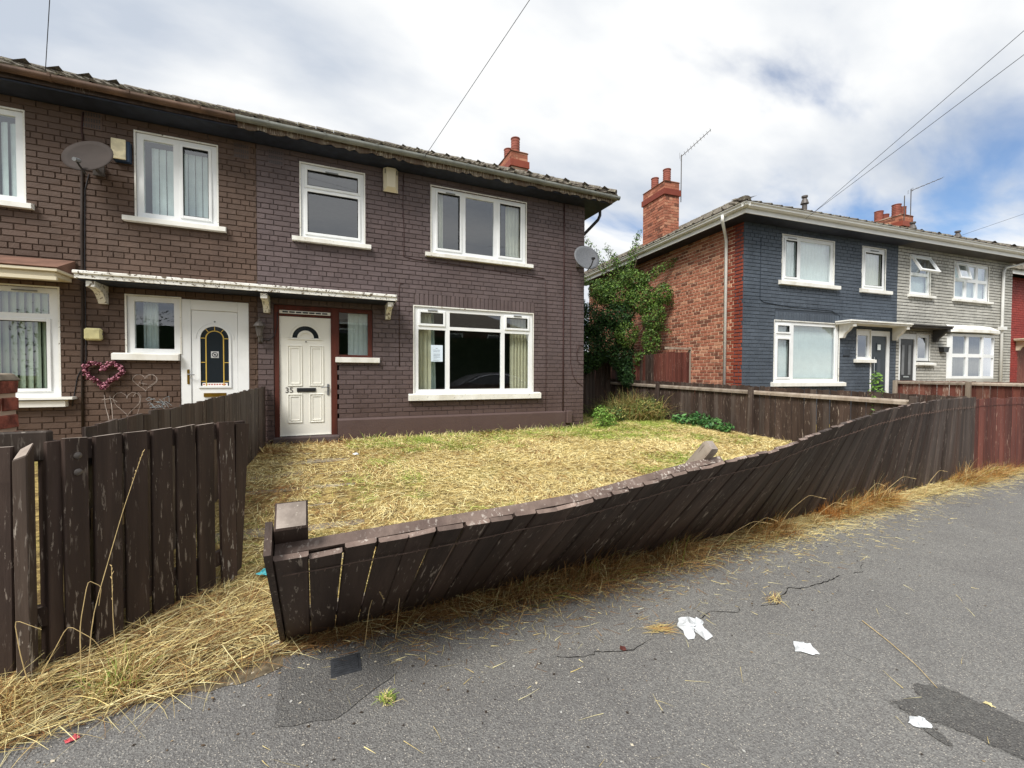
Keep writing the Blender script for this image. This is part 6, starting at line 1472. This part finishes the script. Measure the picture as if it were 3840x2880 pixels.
TL = [lin(92, 122, 54), lin(70, 98, 44), lin(116, 142, 68), lin(58, 82, 40)]; TD = [lin(46, 72, 40), lin(36, 58, 34), lin(66, 96, 50)]
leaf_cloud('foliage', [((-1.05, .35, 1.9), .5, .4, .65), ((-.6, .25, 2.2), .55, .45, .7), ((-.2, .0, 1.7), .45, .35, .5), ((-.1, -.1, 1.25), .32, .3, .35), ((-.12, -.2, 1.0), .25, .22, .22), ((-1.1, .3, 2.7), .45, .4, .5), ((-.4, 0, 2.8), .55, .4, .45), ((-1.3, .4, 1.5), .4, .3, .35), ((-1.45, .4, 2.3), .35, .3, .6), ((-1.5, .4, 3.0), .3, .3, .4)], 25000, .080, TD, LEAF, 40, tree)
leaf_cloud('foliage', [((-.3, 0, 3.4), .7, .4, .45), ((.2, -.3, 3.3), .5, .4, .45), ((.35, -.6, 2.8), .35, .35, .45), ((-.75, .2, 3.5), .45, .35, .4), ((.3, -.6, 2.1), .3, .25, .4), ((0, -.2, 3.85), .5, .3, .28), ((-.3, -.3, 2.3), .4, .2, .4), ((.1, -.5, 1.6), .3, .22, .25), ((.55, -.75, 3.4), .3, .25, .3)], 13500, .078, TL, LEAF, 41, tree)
def spray(a, c, n, seed, wd=.12):
    a, c = Vector(a), Vector(c); leaf_cloud('foliage', [(tuple(a.lerp(c, k/8)+Vector((0, 0, .10*math.sin(k/8*3.1)))), wd*(1-.55*k/8), wd*(1-.5*k/8), wd*(1-.5*k/8)) for k in range(9)], n, .072, TL, LEAF, seed, tree)
    b = MB(); b.tube([a, a.lerp(c, .5)+Vector((0, 0, .12)), c+Vector((0, 0, .02))], [.012, .008, .003], 5); b.build('branch', BARK, tree)
spray((-.5, 0, 3.6), (-1.35, .2, 4.9), 620, 1, .22); spray((-.1, -.05, 3.9), (.18, -.2, 5.15), 640, 2, .22); spray((-.3, 0, 3.9), (-.75, .1, 4.75), 420, 9, .2); spray((.2, -.3, 3.7), (.98, -.98, 4.35), 760, 3, .20); spray((.4, -.6, 3.1), (.85, -.85, 3.1), 260, 4, .17)
spray((-.3, 0, 3.8), (-.5, 0, 4.5), 240, 5, .18); spray((-.9, .2, 3.4), (-1.45, .3, 3.9), 300, 6, .18); spray((.1, -.5, 1.6), (.42, -.9, 1.35), 200, 7, .12); spray((.4, -.6, 2.4), (.75, -.85, 2.3), 200, 8, .13)

rs = np.random.RandomState(77); n = 1500; px_ = rs.uniform(-1.2, 9, n); py_ = yfn(px_)-rs.exponential(.45, n)-.1; sz = rs.uniform(.0015, .0055, n)*np.clip(1.3-.2*(yfn(px_)-py_), .6, 1.3)
a_ = rs.uniform(0, 6.28, n); P = np.stack([px_, py_, np.full(n, .003)], 1); V = np.zeros((n, 4, 3))
for q in range(4): V[:, q] = P+np.stack([np.cos(a_+q*1.57)*sz*(1+.5*(q % 2)), np.sin(a_+q*1.57)*sz*(1+.5*(q % 2)), rs.uniform(0, .002, n)], 1)
cc_ = np.array([lin(200, 190, 168)[:3], lin(90, 74, 58)[:3], lin(60, 52, 46)[:3], lin(150, 128, 96)[:3], lin(180, 178, 172)[:3]])[rs.randint(5, size=n)]
gr = np_mesh('grit', V.reshape(-1, 3), np.arange(4*n).reshape(n, 4), np.repeat(cc_, 4, 0), BLADE); tag(gr, 'fine grit and leaf crumbs scattered over the pavement along the verge', 'grit', kind='stuff')
# ================================================================== LITTER
def litter(pts, label, cat, h=.02, mat=PAPER, name='tissue', seed=1, k=.82):
    r = random.Random(seed); c = Vector((sum(p[0] for p in pts)/len(pts), sum(p[1] for p in pts)/len(pts), 0)); n = len(pts); vs = []; fs = []; pts = [(c.x+(p[0]-c.x)*k, c.y+(p[1]-c.y)*k) for p in pts]; rings = [1.0, .72, .42, .15]
    m_ = 3; P = []
    for i in range(n):
        for k in range(m_): q = Vector((*pts[i], 0)).lerp(Vector((*pts[(i+1) % n], 0)), k/m_); P.append(q)
    N = len(P)
    for ri, s in enumerate(rings):
        for q in P: v = (q-c)*s; vs.append((v.x+r.uniform(-.006, .006), v.y+r.uniform(-.006, .006), .005 + (h*r.uniform(.1, 1) if ri else h*.15*r.random())))
    for ri in range(3):
        for i in range(N): j = (i+1) % N; fs.append((ri*N+i, ri*N+j, (ri+1)*N+j, (ri+1)*N+i))
    fs.append(tuple(3*N+i for i in range(N))); b = MB(); b.add(vs, fs); o = b.build(name, mat, None); o.location = (c.x, c.y, 0); tag(o, label, cat); return o
litter([(2.36, -6.23), (2.40, -6.10), (2.47, -6.03), (2.55, -6.04), (2.60, -6.12), (2.55, -6.16), (2.515, -6.27), (2.45, -6.27), (2.47, -6.15), (2.41, -6.16), (2.39, -6.24)][::-1], 'crumpled white tissue draped on the pavement beside the little straw heap', 'tissue', .03, seed=2)
litter([(2.77, -6.49), (2.86, -6.43), (2.90, -6.455), (2.92, -6.49), (2.87, -6.56), (2.83, -6.55)], 'flat white paper scrap alone in the middle of the pavement', 'paper', .012, seed=3)
litter([(2.75, -6.93), (2.81, -6.92), (2.85, -6.95), (2.82, -6.995), (2.775, -6.985), (2.755, -6.965)], 'small folded white tissue beside the dark damp stain', 'tissue', .014, seed=4)
litter([(3.16, -7.01), (3.19, -7.01), (3.20, -7.03), (3.17, -7.045)], 'small dry yellowed leaf at the edge of the damp stain', 'leaf', .004, flat('dry leaf', lin(214, 200, 150), .8, .1), 'fallen_leaf', 5)
litter([(.40, -5.44), (.46, -5.40), (.50, -5.44), (.49, -5.49), (.44, -5.50)], 'round white tissue wad against the near end of the leaning fence', 'tissue', .03, seed=6)
litter([(.35, -5.28), (.40, -5.24), (.43, -5.27), (.39, -5.31)], 'small white scrap in the straw of the gateway', 'paper', .012, seed=7)
litter([(.26, -4.72), (.36, -4.66), (.42, -4.70), (.34, -4.78)], 'turquoise plastic wrapper in the straw behind the fence post', 'wrapper', .03, flat('turquoise plastic', lin(90, 190, 200), .4, .2, 30), 'plastic_wrapper', 8)
litter([(.93, -5.52), (.96, -5.50), (.975, -5.53), (.95, -5.55)], 'tiny white scrap caught in grass under the leaning fence', 'paper', .015, seed=9)
litter([(1.02, -1.35), (1.10, -1.32), (1.13, -1.38), (1.06, -1.42)], 'small white paper scrap on the path near the front door', 'paper', .03, seed=10)
o = bpy.data.objects[COL.objects[-1].name]; o.location.z = .20
bpy.data.objects['plastic_wrapper'].location.z = .08
litter([(.04, -4.50), (.10, -4.46), (.12, -4.52), (.06, -4.55)], 'lilac and white plastic packet behind the broken gate board', 'packet', .04, flat('lilac plastic', lin(204, 180, 214), .5, .2, 30), 'plastic_packet', 11)
bpy.data.objects['plastic_packet'].location.z = .10
litter([(-.20, -5.74), (-.16, -5.72), (-.14, -5.75), (-.17, -5.77)], 'faded red and white scrap at the edge of the straw', 'scrap', .01, flat('faded red plastic', lin(196, 90, 96), .6, .3, 30), 'plastic_scrap', 12)
litter([(2.0, -6.13), (2.03, -6.11), (2.05, -6.14), (2.02, -6.16)][::-1], 'curled dark red brown leaf on the pavement crack', 'leaf', .012, flat('wine brown leaf', lin(92, 50, 44), .8, .2), 'fallen_leaf', 13)
